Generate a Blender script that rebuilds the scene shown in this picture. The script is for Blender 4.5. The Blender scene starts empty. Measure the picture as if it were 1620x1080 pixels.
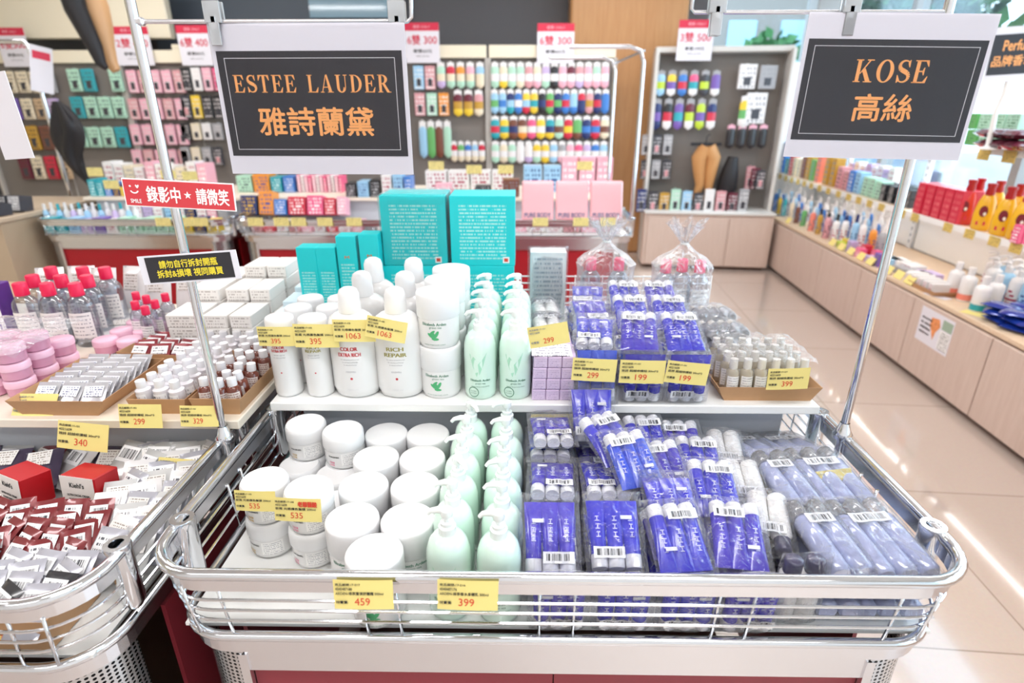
import bpy, bmesh, math, random
from mathutils import Matrix, Vector, noise
PI = math.pi
random.seed(7)
S = bpy.context.scene
COL = S.collection
# ------------------------------------------------------------------ camera
CAM_Z, PITCH, YAW, FPX = 1.5, math.radians(22.0), math.radians(0.8), 904.0
cam_data = bpy.data.cameras.new('camera'); cam = bpy.data.objects.new('camera', cam_data)
COL.objects.link(cam); S.camera = cam
cam.location = (0, 0, CAM_Z)
cam.rotation_euler = (PI/2 - PITCH, 0, YAW)
cam_data.sensor_width = 36.0; cam_data.lens = FPX*36/1620; cam_data.clip_start = 0.02; cam_data.clip_end = 300
cam_data.dof.use_dof = True; cam_data.dof.focus_distance = 1.05; cam_data.dof.aperture_fstop = 2.8
_F = Vector((-math.sin(YAW)*math.cos(PITCH), math.cos(YAW)*math.cos(PITCH), -math.sin(PITCH)))
_R = Vector((math.cos(YAW), math.sin(YAW), 0)); _U = _R.cross(_F)
def ray(px, py): return _F*FPX + _R*(px-810) + _U*(540-py)
def aty(px, py, Y):
    r = ray(px, py); r = r*(Y/r.y); return Vector((r.x, r.y, r.z+CAM_Z))
def atz(px, py, z):
    r = ray(px, py); r = r*((z-CAM_Z)/r.z); return Vector((r.x, r.y, r.z+CAM_Z))
# ------------------------------------------------------------------ world, sun, lights, exposure
w = bpy.data.worlds.new('world'); S.world = w; w.use_nodes = True
nt = w.node_tree; nt.nodes.clear()
bg = nt.nodes.new('ShaderNodeBackground'); out = nt.nodes.new('ShaderNodeOutputWorld')
bg.inputs[0].default_value = (0.80, 0.90, 1.0, 1); bg.inputs[1].default_value = 4.2
nt.links.new(bg.outputs[0], out.inputs[0])
def area(name, loc, rot, sx, sy, power, col=(1, 1, 1)):
    d = bpy.data.lights.new(name, 'AREA'); d.shape = 'RECTANGLE'; d.size = sx; d.size_y = sy
    d.energy = power; d.color = col
    o = bpy.data.objects.new(name, d); COL.objects.link(o); o.location = loc; o.rotation_euler = rot
    return o
for i, (x, y) in enumerate([(-3.2, 0.4), (0, 0.0), (-1.6, -1.3), (1.0, -1.3), (-3.2, 2.6), (0, 2.4), (-3.2, 4.9), (0.4, 4.9), (2.3, 3.2)]):
    area('ceiling_and_fill_light', (x, y, 3.08), (0, 0, 0), 1.9, 0.30, 34 if y > -1 else 13, (1.0, 0.99, 0.99))  # the weaker pair behind the camera is added fill to brighten the steel
area('window_fill_light', (4.6, 3.4, 2.1), (0, math.radians(78), 0), 2.4, 6.5, 60, (0.93, 0.97, 1.0))  # added fill lamp outside the glass, topping up the daylight from the sky
for i, (s0_, s1_) in enumerate([(.3, 3.2), (3.4, 6.2)]):   # light strips under the middle window shelf
    m_ = (s0_+s1_)/2
    area('shelf_strip_light', (2.15+m_*.0698+.34, m_*.9976-.02, .852), (0, 0, -math.radians(4)), .03, s1_-s0_, 3.2, (1, .99, .98))
sun = bpy.data.lights.new('sun', 'SUN'); sun.energy = 4.5; sun.angle = 0.20; sun.color = (1, 0.98, 0.96)
so = bpy.data.objects.new('sun', sun); COL.objects.link(so); so.location = (10, 10, 12)
so.rotation_euler = (0, math.radians(48), math.radians(6))
S.view_settings.view_transform = 'Standard'; S.view_settings.look = 'None'
S.view_settings.exposure = 0.0; S.view_settings.gamma = 1; S.view_settings.use_curve_mapping = False
S.cycles.transparent_max_bounces = 20; S.cycles.max_bounces = 8; S.cycles.diffuse_bounces = 4
S.cycles.glossy_bounces = 4; S.cycles.transmission_bounces = 6
S.cycles.caustics_reflective = False; S.cycles.caustics_refractive = False
S.cycles.sample_clamp_indirect = 6.0

# ------------------------------------------------------------------ materials
_M = {}
def srgb(c):
    if isinstance(c, str):
        c = [int(c[i:i+2], 16)/255 for i in (0, 2, 4)]
    return tuple((x/12.92 if x <= .04045 else ((x+.055)/1.055)**2.4) for x in c[:3]) + (1,)
def mat(name, col='cccccc', rough=.5, metal=0, trans=0, spec=.5, coat=0, alpha=1, emis=None, es=0, sss=0, bump=0, bscale=60, var=0):
    if name in _M: return _M[name]
    m = bpy.data.materials.new(name); m.use_nodes = True; b = m.node_tree.nodes['Principled BSDF']; nt = m.node_tree
    c = srgb(col); b.inputs['Base Color'].default_value = c
    b.inputs['Roughness'].default_value = rough; b.inputs['Metallic'].default_value = metal
    b.inputs['Transmission Weight'].default_value = trans; b.inputs['Specular IOR Level'].default_value = spec
    b.inputs['Coat Weight'].default_value = coat; b.inputs['Alpha'].default_value = alpha
    if emis: b.inputs['Emission Color'].default_value = srgb(emis); b.inputs['Emission Strength'].default_value = es
    tc = nt.nodes.new('ShaderNodeTexCoord')
    n = nt.nodes.new('ShaderNodeTexNoise'); n.inputs['Scale'].default_value = bscale; n.inputs['Detail'].default_value = 3
    nt.links.new(tc.outputs['Object'], n.inputs['Vector'])
    if var:
        hs = nt.nodes.new('ShaderNodeHueSaturation'); hs.inputs['Color'].default_value = c
        mr = nt.nodes.new('ShaderNodeMapRange'); mr.inputs['To Min'].default_value = 1-var; mr.inputs['To Max'].default_value = 1+var
        nt.links.new(n.outputs['Fac'], mr.inputs['Value']); nt.links.new(mr.outputs[0], hs.inputs['Value'])
        nt.links.new(hs.outputs[0], b.inputs['Base Color'])
    if bump:
        bp = nt.nodes.new('ShaderNodeBump'); bp.inputs['Strength'].default_value = bump; bp.inputs['Distance'].default_value = .01
        nt.links.new(n.outputs['Fac'], bp.inputs['Height']); nt.links.new(bp.outputs[0], b.inputs['Normal'])
    _M[name] = m; return m
def film_mat(name, tint='ffffff', opac=.16, scale=45, strength=.9, fk=1.2, haze=0.0):
    if name in _M: return _M[name]
    m = bpy.data.materials.new(name); m.use_nodes = True; nt = m.node_tree; nt.nodes.clear()
    N = nt.nodes.new; L = nt.links.new
    out = N('ShaderNodeOutputMaterial'); mix = N('ShaderNodeMixShader'); tr = N('ShaderNodeBsdfTransparent'); gl = N('ShaderNodeBsdfGlossy')
    tr.inputs[0].default_value = srgb(tint); gl.inputs['Roughness'].default_value = .12
    tc = N('ShaderNodeTexCoord'); no = N('ShaderNodeTexNoise'); no.inputs['Scale'].default_value = scale; no.inputs['Detail'].default_value = 4
    no.inputs['Distortion'].default_value = 1.2
    bp = N('ShaderNodeBump'); bp.inputs['Strength'].default_value = strength; bp.inputs['Distance'].default_value = .02
    fr = N('ShaderNodeFresnel'); fr.inputs['IOR'].default_value = 1.45
    ad = N('ShaderNodeMath'); ad.operation = 'MULTIPLY_ADD'; ad.inputs[1].default_value = fk; ad.inputs[2].default_value = opac
    cl = N('ShaderNodeMath'); cl.operation = 'MINIMUM'; cl.inputs[1].default_value = .6
    L(tc.outputs['Object'], no.inputs['Vector']); L(no.outputs['Fac'], bp.inputs['Height'])
    L(bp.outputs[0], gl.inputs['Normal']); L(bp.outputs[0], fr.inputs['Normal'])
    L(fr.outputs[0], ad.inputs[0]); L(ad.outputs[0], cl.inputs[0]); L(cl.outputs[0], mix.inputs[0])
    df = N('ShaderNodeBsdfDiffuse'); df.inputs[0].default_value = (.95, .95, .97, 1); m2 = N('ShaderNodeMixShader'); m2.inputs[0].default_value = haze
    L(gl.outputs[0], m2.inputs[1]); L(df.outputs[0], m2.inputs[2])
    L(tr.outputs[0], mix.inputs[1]); L(m2.outputs[0], mix.inputs[2]); L(mix.outputs[0], out.inputs[0])
    _M[name] = m; return m
def print_mat(name, paper='ffffff', ink='333333', rows=6, dens=28, thr=.47, rough=.45, fill=.45, kind='text'):
    """paper with rows of small print (or a barcode) laid out in the face's own UV"""
    if name in _M: return _M[name]
    m = bpy.data.materials.new(name); m.use_nodes = True; nt = m.node_tree; b = nt.nodes['Principled BSDF']
    b.inputs['Roughness'].default_value = rough
    N = nt.nodes.new; L = nt.links.new
    uv = N('ShaderNodeUVMap'); sx = N('ShaderNodeSeparateXYZ'); L(uv.outputs[0], sx.inputs[0])
    def M(op, a, b_=None):
        n = N('ShaderNodeMath'); n.operation = op
        for i, q in enumerate((a, b_)):
            if q is None: continue
            if isinstance(q, (int, float)): n.inputs[i].default_value = q
            else: L(q, n.inputs[i])
        return n.outputs[0]
    u, v = sx.outputs[0], sx.outputs[1]
    no = N('ShaderNodeTexNoise'); no.inputs['Detail'].default_value = 0; no.inputs['Scale'].default_value = 1
    cb = N('ShaderNodeCombineXYZ'); L(cb.outputs[0], no.inputs['Vector'])
    ob = N('ShaderNodeObjectInfo')
    if kind == 'text':
        vr = M('MULTIPLY', v, rows); L(M('MULTIPLY', u, dens), cb.inputs[0]); L(M('MULTIPLY', M('FLOOR', vr), 7.31), cb.inputs[1])
        a = M('GREATER_THAN', no.outputs['Fac'], thr); a = M('MULTIPLY', a, M('LESS_THAN', M('FRACT', vr), fill))
        ms = M('MULTIPLY', M('GREATER_THAN', u, .07), M('LESS_THAN', u, .93))
    else:
        L(M('MULTIPLY', u, dens), cb.inputs[0]); L(M('MULTIPLY', ob.outputs['Random'], 50), cb.inputs[1])
        a = M('GREATER_THAN', no.outputs['Fac'], thr)
        ms = M('MULTIPLY', M('GREATER_THAN', v, .22), M('MULTIPLY', M('LESS_THAN', v, .82), M('MULTIPLY', M('GREATER_THAN', u, .1), M('LESS_THAN', u, .9))))
    a = M('MULTIPLY', a, ms)
    mx = N('ShaderNodeMix'); mx.data_type = 'RGBA'; mx.inputs[6].default_value = srgb(paper); mx.inputs[7].default_value = srgb(ink)
    L(a, mx.inputs[0]); L(mx.outputs[2], b.inputs['Base Color'])
    _M[name] = m; return m

# ------------------------------------------------------------------ mesh builder
_txt = {}
def text_polys(s, bold=0.0):
    k = (s, bold)
    if k in _txt: return _txt[k]
    c = bpy.data.curves.new('t', 'FONT'); c.body = s; c.size = 1; c.offset = bold; c.resolution_u = 3
    o = bpy.data.objects.new('t', c); COL.objects.link(o)
    dg = bpy.context.evaluated_depsgraph_get(); me = o.evaluated_get(dg).to_mesh()
    vs = [v.co.copy() for v in me.vertices]; fs = [tuple(p.vertices) for p in me.polygons]
    o.evaluated_get(dg).to_mesh_clear(); bpy.data.objects.remove(o); bpy.data.curves.remove(c)
    if not vs: vs = [Vector((0, 0, 0))]
    x0 = min(v.x for v in vs); x1 = max(v.x for v in vs); y0 = min(v.y for v in vs); y1 = max(v.y for v in vs)
    _txt[k] = (vs, fs, x0, x1, y0, y1); return _txt[k]
class MB:
    def __init__(s): s.v = []; s.f = []; s.m = []; s.sm = []; s.uv = []; s.T = Matrix(); s.k = 0
    def at(s, M=None): s.T = M if M is not None else Matrix(); return s
    def mat(s, k): s.k = k; return s
    def add(s, vs, fs, smooth=False, uvs=None):
        o = len(s.v); s.v += [s.T @ Vector(p) for p in vs]
        for i, f in enumerate(fs):
            s.f.append(tuple(o+j for j in f)); s.m.append(s.k); s.sm.append(smooth); s.uv.append(uvs[i] if uvs else None)
    def quad(s, a, b, c, d): s.add([a, b, c, d], [(0, 1, 2, 3)], False, [((0, 0), (1, 0), (1, 1), (0, 1))]); return s
    def box(s, c, d, ch=0.0):
        x, y, z = c; X, Y, Z = d[0]/2, d[1]/2, d[2]/2
        if ch <= 0:
            vs = [(x+i*X, y+j*Y, z+k*Z) for i in (-1, 1) for j in (-1, 1) for k in (-1, 1)]
            s.add(vs, [(0, 1, 3, 2), (4, 6, 7, 5), (0, 4, 5, 1), (2, 3, 7, 6), (0, 2, 6, 4), (1, 5, 7, 3)]); return s
        ch = min(ch, X*.9, Y*.9, Z*.9); vs = []; idx = {}
        for i in (-1, 1):
            for j in (-1, 1):
                for k in (-1, 1):
                    idx[(i, j, k)] = len(vs)
                    vs += [(x+i*X, y+j*(Y-ch), z+k*(Z-ch)), (x+i*(X-ch), y+j*Y, z+k*(Z-ch)), (x+i*(X-ch), y+j*(Y-ch), z+k*Z)]
        fs = []
        for a in (0, 1, 2):
            b, c_ = (a+1) % 3, (a+2) % 3
            for sg in (-1, 1):
                q = []
                for (p, r) in ((-1, -1), (1, -1), (1, 1), (-1, 1)):
                    t = [0, 0, 0]; t[a] = sg; t[b] = p; t[c_] = r; q.append(idx[tuple(t)]+a)
                fs.append(tuple(q))
        for a in (0, 1, 2):
            b, c_ = (a+1) % 3, (a+2) % 3
            for p in (-1, 1):
                for r in (-1, 1):
                    t0 = [0, 0, 0]; t1 = [0, 0, 0]; t0[a] = -1; t1[a] = 1
                    for t in (t0, t1): t[b] = p; t[c_] = r
                    i0, i1 = idx[tuple(t0)], idx[tuple(t1)]
                    fs.append((i0+b, i1+b, i1+c_, i0+c_))
        for t, i0 in idx.items(): fs.append((i0, i0+1, i0+2))
        s.add(vs, fs); return s
    def lathe(s, prof, n=16, smooth=True, cap=True, sx=1, sy=1, a0=0, a1=2*PI, uvv=False):
        full = abs(a1-a0-2*PI) < 1e-6; k = n if full else n+1
        vs = [(r*math.cos(a0+(a1-a0)*i/n)*sx, r*math.sin(a0+(a1-a0)*i/n)*sy, z) for (r, z) in prof for i in range(k)]
        fs = []; uvs = []
        P = len(prof)-1
        for j in range(P):
            for i in range(n):
                i2 = (i+1) % k if full else i+1
                fs.append((j*k+i, j*k+i2, (j+1)*k+i2, (j+1)*k+i))
                uvs.append(((i/n, j/P), ((i+1)/n, j/P), ((i+1)/n, (j+1)/P), (i/n, (j+1)/P)))
        s.add(vs, fs, smooth, uvs)
        if cap and full:
            if prof[0][0] > 1e-5: s.add([vs[i] for i in range(k)], [tuple(range(k))])
            if prof[-1][0] > 1e-5: s.add([vs[P*k+i] for i in range(k)], [tuple(range(k))])
        return s
    def tube(s, pts, r, n=8, cap=True, smooth=True, closed=False):
        pts = [Vector(p) for p in pts]; P = len(pts); rs = r if isinstance(r, (list, tuple)) else [r]*P
        t0 = (pts[1]-pts[0]).normalized(); up = Vector((0, 0, 1)) if abs(t0.z) < .9 else Vector((1, 0, 0))
        nrm = (up - t0*up.dot(t0)).normalized(); vs = []
        for i, p in enumerate(pts):
            a = pts[i-1] if (i > 0 or closed) else p; b = pts[(i+1) % P] if (i < P-1 or closed) else p
            t = (b-a).normalized(); nrm = (nrm - t*nrm.dot(t)).normalized(); bn = t.cross(nrm)
            for j in range(n):
                an = 2*PI*j/n; vs.append(p + (nrm*math.cos(an)+bn*math.sin(an))*rs[i])
        fs = [(i*n+j, i*n+(j+1) % n, ((i+1) % P)*n+(j+1) % n, ((i+1) % P)*n+j) for i in range(P if closed else P-1) for j in range(n)]
        s.add(vs, fs, smooth)
        if cap and not closed: s.add([vs[j] for j in range(n)], [tuple(range(n))]); s.add([vs[(P-1)*n+j] for j in range(n)], [tuple(range(n))])
        return s
    def strip(s, pts, h, th):
        """flat bar standing on edge, swept along pts; pts give its bottom centre line"""
        pts = [Vector(p) for p in pts]; vs = []; P = len(pts)
        for i, p in enumerate(pts):
            a = pts[max(i-1, 0)]; b = pts[min(i+1, P-1)]; t = (b-a).normalized(); n_ = Vector((-t.y, t.x, 0))*th/2
            vs += [p-n_, p+n_, p+n_+Vector((0, 0, h)), p-n_+Vector((0, 0, h))]
        fs = []
        for i in range(P-1):
            for j in range(4): fs.append((i*4+j, i*4+(j+1) % 4, (i+1)*4+(j+1) % 4, (i+1)*4+j))
        fs += [(0, 1, 2, 3), tuple((P-1)*4+j for j in range(4))]
        s.add(vs, fs, False); return s
    def grid(s, fn, nu, nv, smooth=True):
        vs = [fn(i/nu, j/nv) for j in range(nv+1) for i in range(nu+1)]
        fs = []; uvs = []
        for j in range(nv):
            for i in range(nu):
                fs.append((j*(nu+1)+i, j*(nu+1)+i+1, (j+1)*(nu+1)+i+1, (j+1)*(nu+1)+i))
                uvs.append(((i/nu, j/nv), ((i+1)/nu, j/nv), ((i+1)/nu, (j+1)/nv), (i/nu, (j+1)/nv)))
        s.add(vs, fs, smooth, uvs); return s
    def pillow(s, w, l, h, nu=8, nv=10, wr=.0, seed=0, p=.55, sm=True):
        """closed pillow pack lying in XY, centred, base at z=0"""
        def edge(t): return max(0, 1-abs(2*t-1)**3.2)**p
        for sg in (1, -1):
            def fn(u, v):
                e = edge(u)*edge(v); k = noise.noise(Vector((u*4+seed, v*5, sg*3)))*wr*(1 if 0 < u < 1 and 0 < v < 1 else .3)
                return ((u-.5)*w, (v-.5)*l, h*.5 + sg*h*.5*e + k*sg)
            s.grid(fn, nu, nv, sm)
        return s
    def extr(s, poly, z0, z1, smooth=False):
        n = len(poly); vs = [(x, y, z0) for x, y in poly]+[(x, y, z1) for x, y in poly]
        s.add(vs, [tuple(range(n))[::-1], tuple(range(n, 2*n))]); s.add(vs, [(i, (i+1) % n, n+(i+1) % n, n+i) for i in range(n)], smooth); return s
    def text(s, st, cx, cy, w=None, h=None, bold=0.0, z=0.0):
        """text in the local XY plane, fitted into w x h, centred on cx, cy"""
        s.fat = bold*1.6; vs, fs, x0, x1, y0, y1 = text_polys(st, 0)
        if x1-x0 < 1e-6: return s
        sx = w/(x1-x0) if w else None; sy = h/(y1-y0) if h else None
        if sx is None: sx = sy
        if sy is None: sy = sx
        if s.fat:
            f_ = s.fat*sy
            for i_, (dx, dy) in enumerate(((f_, 0), (-f_, 0), (0, f_), (0, -f_))):
                s.add([(cx+dx+(v.x-(x0+x1)/2)*sx, cy+dy+(v.y-(y0+y1)/2)*sy, z+(i_+1)*6e-5) for v in vs], fs)
        s.add([(cx+(v.x-(x0+x1)/2)*sx, cy+(v.y-(y0+y1)/2)*sy, z) for v in vs], fs); return s
    def cyltext(s, st, zc, w, h, r, bold=0.0, a=0.0, ry=None):
        """text wrapped on a standing cylinder, facing -Y turned by a"""
        vs, fs, x0, x1, y0, y1 = text_polys(st, 0); kx = w/(x1-x0); ky = h/(y1-y0); ry = ry or r
        for dx in ((0,) if not bold else (-bold*ky, bold*ky)):
            q = []
            for v in vs:
                t = ((v.x-(x0+x1)/2)*kx+dx)/r + a; q.append(((r+dx*.05)*math.sin(t), -(ry+dx*.05)*math.cos(t), zc+(v.y-(y0+y1)/2)*ky))
            s.add(q, fs)
        return s
    def cylpoly(s, poly, r, ry=None, a=0.0):
        ry = ry or r
        s.add([(r*math.sin(x/r+a), -ry*math.cos(x/r+a), z) for x, z in poly], [tuple(range(len(poly)))]); return s
    def patch(s, r, z0, z1, a0, a1, n=8, ry=None):
        ry = ry or r
        s.grid(lambda u, v: (r*math.sin(a0+(a1-a0)*u), -ry*math.cos(a0+(a1-a0)*u), z0+(z1-z0)*v), n, 1); return s
    def mesh(s, name, mats):
        me = bpy.data.meshes.new(name); me.from_pydata([tuple(p) for p in s.v], [], s.f)
        for m in mats: me.materials.append(m)
        me.polygons.foreach_set('material_index', s.m); me.polygons.foreach_set('use_smooth', s.sm)
        if any(u for u in s.uv):
            ul = me.uv_layers.new(name='UVMap'); li = 0; flat = []
            for f, u in zip(s.f, s.uv):
                for i in range(len(f)): flat += list(u[i]) if u else [0, 0]
            ul.data.foreach_set('uv', flat)
        bm = bmesh.new(); bm.from_mesh(me); bmesh.ops.remove_doubles(bm, verts=bm.verts, dist=1e-6) if len(s.v) < 3000 and not any(s.uv) else None
        bmesh.ops.recalc_face_normals(bm, faces=bm.faces)
        if not any(s.sm) is False:
            for e in bm.edges:
                if len(e.link_faces) == 2 and e.calc_face_angle(0) > .9: e.smooth = False
        bm.to_mesh(me); bm.free(); me.update(); return me
    def build(s, name, mats, parent=None, loc=None, rot=None):
        if not isinstance(mats, (list, tuple)): mats = [mats]
        return obj(name, s.mesh(name, mats), parent, loc, rot)
def obj(name, me, parent=None, loc=None, rot=None):
    o = bpy.data.objects.new(name, me); COL.objects.link(o)
    if parent: o.parent = parent
    if loc is not None: o.location = loc
    if rot is not None: o.rotation_euler = rot
    return o
def tag(o, label=None, cat=None, group=None, kind=None):
    if label: o['label'] = label
    if cat: o['category'] = cat
    if group: o['group'] = group
    if kind: o['kind'] = kind
    return o
def thing(name, label, cat, loc=(0, 0, 0), rot=(0, 0, 0), group=None):
    o = bpy.data.objects.new(name, None); COL.objects.link(o); o.location = loc; o.rotation_euler = rot
    o.empty_display_size = .02
    return tag(o, label, cat, group)
def struct(name, mb, m, loc=None): return tag(mb.build(name, m, None, loc), kind='structure')
def dup(root, loc, rot=(0, 0, 0), label=None, group=None, scale=None):
    c = root.copy(); COL.objects.link(c); c.location = loc; c.rotation_euler = rot
    if scale: c.scale = scale
    if label: c['label'] = label
    if group: c['group'] = group
    for ch in root.children:
        d = ch.copy(); COL.objects.link(d); d.parent = c
        for g in ch.children:
            e = g.copy(); COL.objects.link(e); e.parent = d
    return c
class Proto:
    """first use places the original, every later use a copy of it and of its parts"""
    def __init__(s, root): s.r = root; s.used = False
    def put(s, loc, rot=(0, 0, 0), label=None, group=None, scale=None):
        if s.used: return dup(s.r, loc, rot, label, group, scale)
        s.used = True; s.r.location = loc; s.r.rotation_euler = rot
        if scale: s.r.scale = scale
        if label: s.r['label'] = label
        if group: s.r['group'] = group
        return s.r
def TR(x=0, y=0, z=0): return Matrix.Translation((x, y, z))
def RX(a): return Matrix.Rotation(a, 4, 'X')
def RY(a): return Matrix.Rotation(a, 4, 'Y')
def RZ(a): return Matrix.Rotation(a, 4, 'Z')
STAND = RX(PI/2)   # local XY plane -> facing the camera (-Y), upright
ORD = ['first', 'second', 'third', 'fourth', 'fifth', 'sixth', 'seventh', 'eighth', 'ninth', 'tenth', 'eleventh', 'twelfth',
       'thirteenth', 'fourteenth', 'fifteenth', 'sixteenth', 'seventeenth', 'eighteenth', 'nineteenth', 'twentieth',
       'twenty-first', 'twenty-second', 'twenty-third', 'twenty-fourth', 'twenty-fifth', 'twenty-sixth', 'twenty-seventh', 'twenty-eighth', 'twenty-ninth', 'thirtieth']

CHROME = mat('chrome', 'e2e5ea', .10, 1.0)
STEEL = mat('brushed_steel', 'e6e6ea', .24, 1.0)
WHITEP = mat('white_plastic', 'f4f4f2', .35, coat=.1)
CARD = mat('brown_cardboard', 'b98f68', .8, var=.06)
YEL = mat('yellow_paper', 'f2e08c', .7)
RED = mat('red_ink', 'e04a34', .6)
BLK = mat('black_ink', '2a2a2c', .6)
FILM = film_mat('cellophane', 'fdfdff', .03, 38, 1.0, .85, .35)
# ------------------------------------------------------------------ room shell
def tile_mat():
    m = bpy.data.materials.new('floor_tile'); m.use_nodes = True; nt = m.node_tree; b = nt.nodes['Principled BSDF']
    N = nt.nodes.new; L = nt.links.new
    tc = N('ShaderNodeTexCoord'); mp = N('ShaderNodeMapping'); mp.inputs['Location'].default_value = (.12, .25, 0)
    mp.inputs['Rotation'].default_value = (0, 0, math.radians(4))
    br = N('ShaderNodeTexBrick'); br.offset = 0; br.inputs['Scale'].default_value = 1
    br.inputs['Brick Width'].default_value = .8; br.inputs['Row Height'].default_value = .8; br.inputs['Mortar Size'].default_value = .003
    br.inputs['Color1'].default_value = srgb('cdbdb3'); br.inputs['Color2'].default_value = srgb('c8b8ad'); br.inputs['Mortar'].default_value = srgb('9c8c80')
    no = N('ShaderNodeTexNoise'); no.inputs['Scale'].default_value = 90; mx = N('ShaderNodeMix'); mx.data_type = 'RGBA'; mx.blend_type = 'MULTIPLY'
    mx.inputs[0].default_value = .12
    L(tc.outputs['Object'], mp.inputs[0]); L(mp.outputs[0], br.inputs[0]); L(tc.outputs['Object'], no.inputs[0])
    L(br.outputs[0], mx.inputs[6]); L(no.outputs['Color'], mx.inputs[7]); L(mx.outputs[2], b.inputs['Base Color'])
    b.inputs['Roughness'].default_value = .2; b.inputs['Coat Weight'].default_value = 1; b.inputs['Coat IOR'].default_value = 1.75; b.inputs['Coat Roughness'].default_value = .07
    return m
def wood_mat(name, c1, c2, sc=(1, 1, 14), rough=.45):
    if name in _M: return _M[name]
    m = bpy.data.materials.new(name); m.use_nodes = True; nt = m.node_tree; b = nt.nodes['Principled BSDF']
    N = nt.nodes.new; L = nt.links.new
    tc = N('ShaderNodeTexCoord'); mp = N('ShaderNodeMapping'); mp.inputs['Scale'].default_value = sc
    no = N('ShaderNodeTexNoise'); no.inputs['Scale'].default_value = 4; no.inputs['Detail'].default_value = 5; no.inputs['Roughness'].default_value = .65
    cr = N('ShaderNodeValToRGB'); cr.color_ramp.elements[0].color = srgb(c1); cr.color_ramp.elements[1].color = srgb(c2)
    cr.color_ramp.elements[0].position = .3; cr.color_ramp.elements[1].position = .7
    L(tc.outputs['Object'], mp.inputs[0]); L(mp.outputs[0], no.inputs[0]); L(no.outputs['Fac'], cr.inputs[0]); L(cr.outputs[0], b.inputs['Base Color'])
    b.inputs['Roughness'].default_value = rough; _M[name] = m; return m
PALEWOOD = wood_mat('pale_wood', 'cdb7aa', 'd7c3b7', (14, 14, 1))
ORANGEWOOD = wood_mat('orange_wood', 'c68f5c', 'd3a06d', (9, 9, .6), .35)
CREAM = mat('cream_paint', 'efe6cf', .6)
GREYW = mat('grey_wall_paint', '66666a', .7)
SLATE = mat('slate_panel', '56606c', .5)
WHITEW = mat('white_wall_paint', 'e9e8e6', .7)
GLASS = film_mat('window_glass', 'f2fbff', .0, 1, 0, .22)
PEG = mat('grey_pegboard', '7f7974', .6)
def plane(name, a, b, c, d, m): return struct(name, MB().quad(a, b, c, d), m)
struct('floor', MB().box((0, 3, -.05), (12.4, 10, .1)), tile_mat())
struct('ceiling', MB().box((-1.38, 2.6, 3.25), (9.65, 9.2, .1)), WHITEW)
struct('wall_left', MB().box((-6.25, 2.6, 1.6), (.1, 9.2, 3.2)), CREAM)
struct('wall_near', MB().box((-.7, -2.05, 1.6), (11, .1, 3.2)), WHITEW)
# right-hand line of fixtures runs 4 degrees off the baskets: s along it, t away from the shop floor
UX, UY = math.sin(math.radians(4.0)), math.cos(math.radians(4.0))
def RP(s, t, z=0): return Vector((2.15 + s*UX + t*UY, s*UY - t*UX, z))
RROT = -math.radians(4.0)
def rframe(s, t, z=0): return Matrix.Translation(RP(s, t, z)) @ RZ(RROT)   # local x = t, local y = s
TW = .62   # depth of the deck in front of the window wall
# window wall on the right: low wall, sill, mullions, lintel
mb = MB().at(rframe(0, 0)); mb.box((TW+.06, 2.4, .42), (.12, 9.0, .84)); struct('wall_right_lower', mb, WHITEW)
mb = MB().at(rframe(0, 0)); mb.box((TW+.06, 2.4, 2.95), (.12, 9.0, .6)); struct('wall_right_upper', mb, WHITEW)
seams = [-2.0, .55, 2.15, 3.75, 5.35, 6.9]
GREYM = mat('grey_window_metal', '9a9c9e', .45, .3)
for i, s in enumerate(seams):
    mb = MB().at(rframe(0, 0)); mb.box((TW+.06, s, 1.75), (.10, .07, 1.82)); struct('trim_%d' % (i+1), mb, GREYM)
for i in range(len(seams)-1):
    a, b = seams[i]+.04, seams[i+1]-.04
    mb = MB().at(rframe(0, 0)); mb.box((TW+.06, (a+b)/2, 1.745), (.012, b-a, 1.80)); struct('window_%d' % (i+1), mb, GLASS)
# back wall: grey wall, slate glazing, orange wood column, corner window
BACKY = 6.75
mb = MB().box((-2.15, BACKY+.1, 1.6), (8.2, .1, 3.2)); struct('wall_back', mb, GREYW)
mb = MB().box((-2.55, BACKY, 2.55), (2.6, .06, 1.0), .01); mb.mat(1).box((-1.23, BACKY-.03, 2.55), (.06, .05, 1.0)); struct('trim_7', mb, [SLATE, GREYM])
mb = MB().box((1.07, 6.62, 1.6), (1.16, .36, 3.2), .02); struct('pillar', mb, ORANGEWOOD)
mb = MB().box((2.6, BACKY+.1, .9), (1.5, .1, 1.8)); struct('wall_back_lower', mb, WHITEW)
mb = MB().box((2.6, BACKY+.1, 2.98), (1.5, .1, .5)); struct('wall_back_upper', mb, WHITEW)
mb = MB().box((2.45, BACKY+.1, 2.27), (1.1, .012, .94)); struct('window_6', mb, GLASS)
mb = MB().box((3.14, BACKY+.02, 1.6), (.30, .26, 3.2), .01); struct('pillar_corner', mb, mat('grey_pillar_paint', 'a8a8a8', .6))
# small high window in the back wall with the trees behind it
mb = MB().box((-1.72, BACKY-.045, 2.62), (.92, .012, .46)); struct('window_7', mb, mat('dark_glazing', '8fb4c8', .08, .0, coat=.6))

# ------------------------------------------------------------------ street outside
ASPH = mat('pale_pavement', '8e9196', .8, var=.05, bscale=3)
mb = MB().box((14, 10, -.25), (20, 34, .1)); tag(mb.build('pavement', ASPH), kind='structure')
mb = MB().box((9.5, 14.2, -.20), (.5, 22, .12)); tag(mb.build('kerb', mat('grey_kerb', '808080', .8)), kind='structure')
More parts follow.
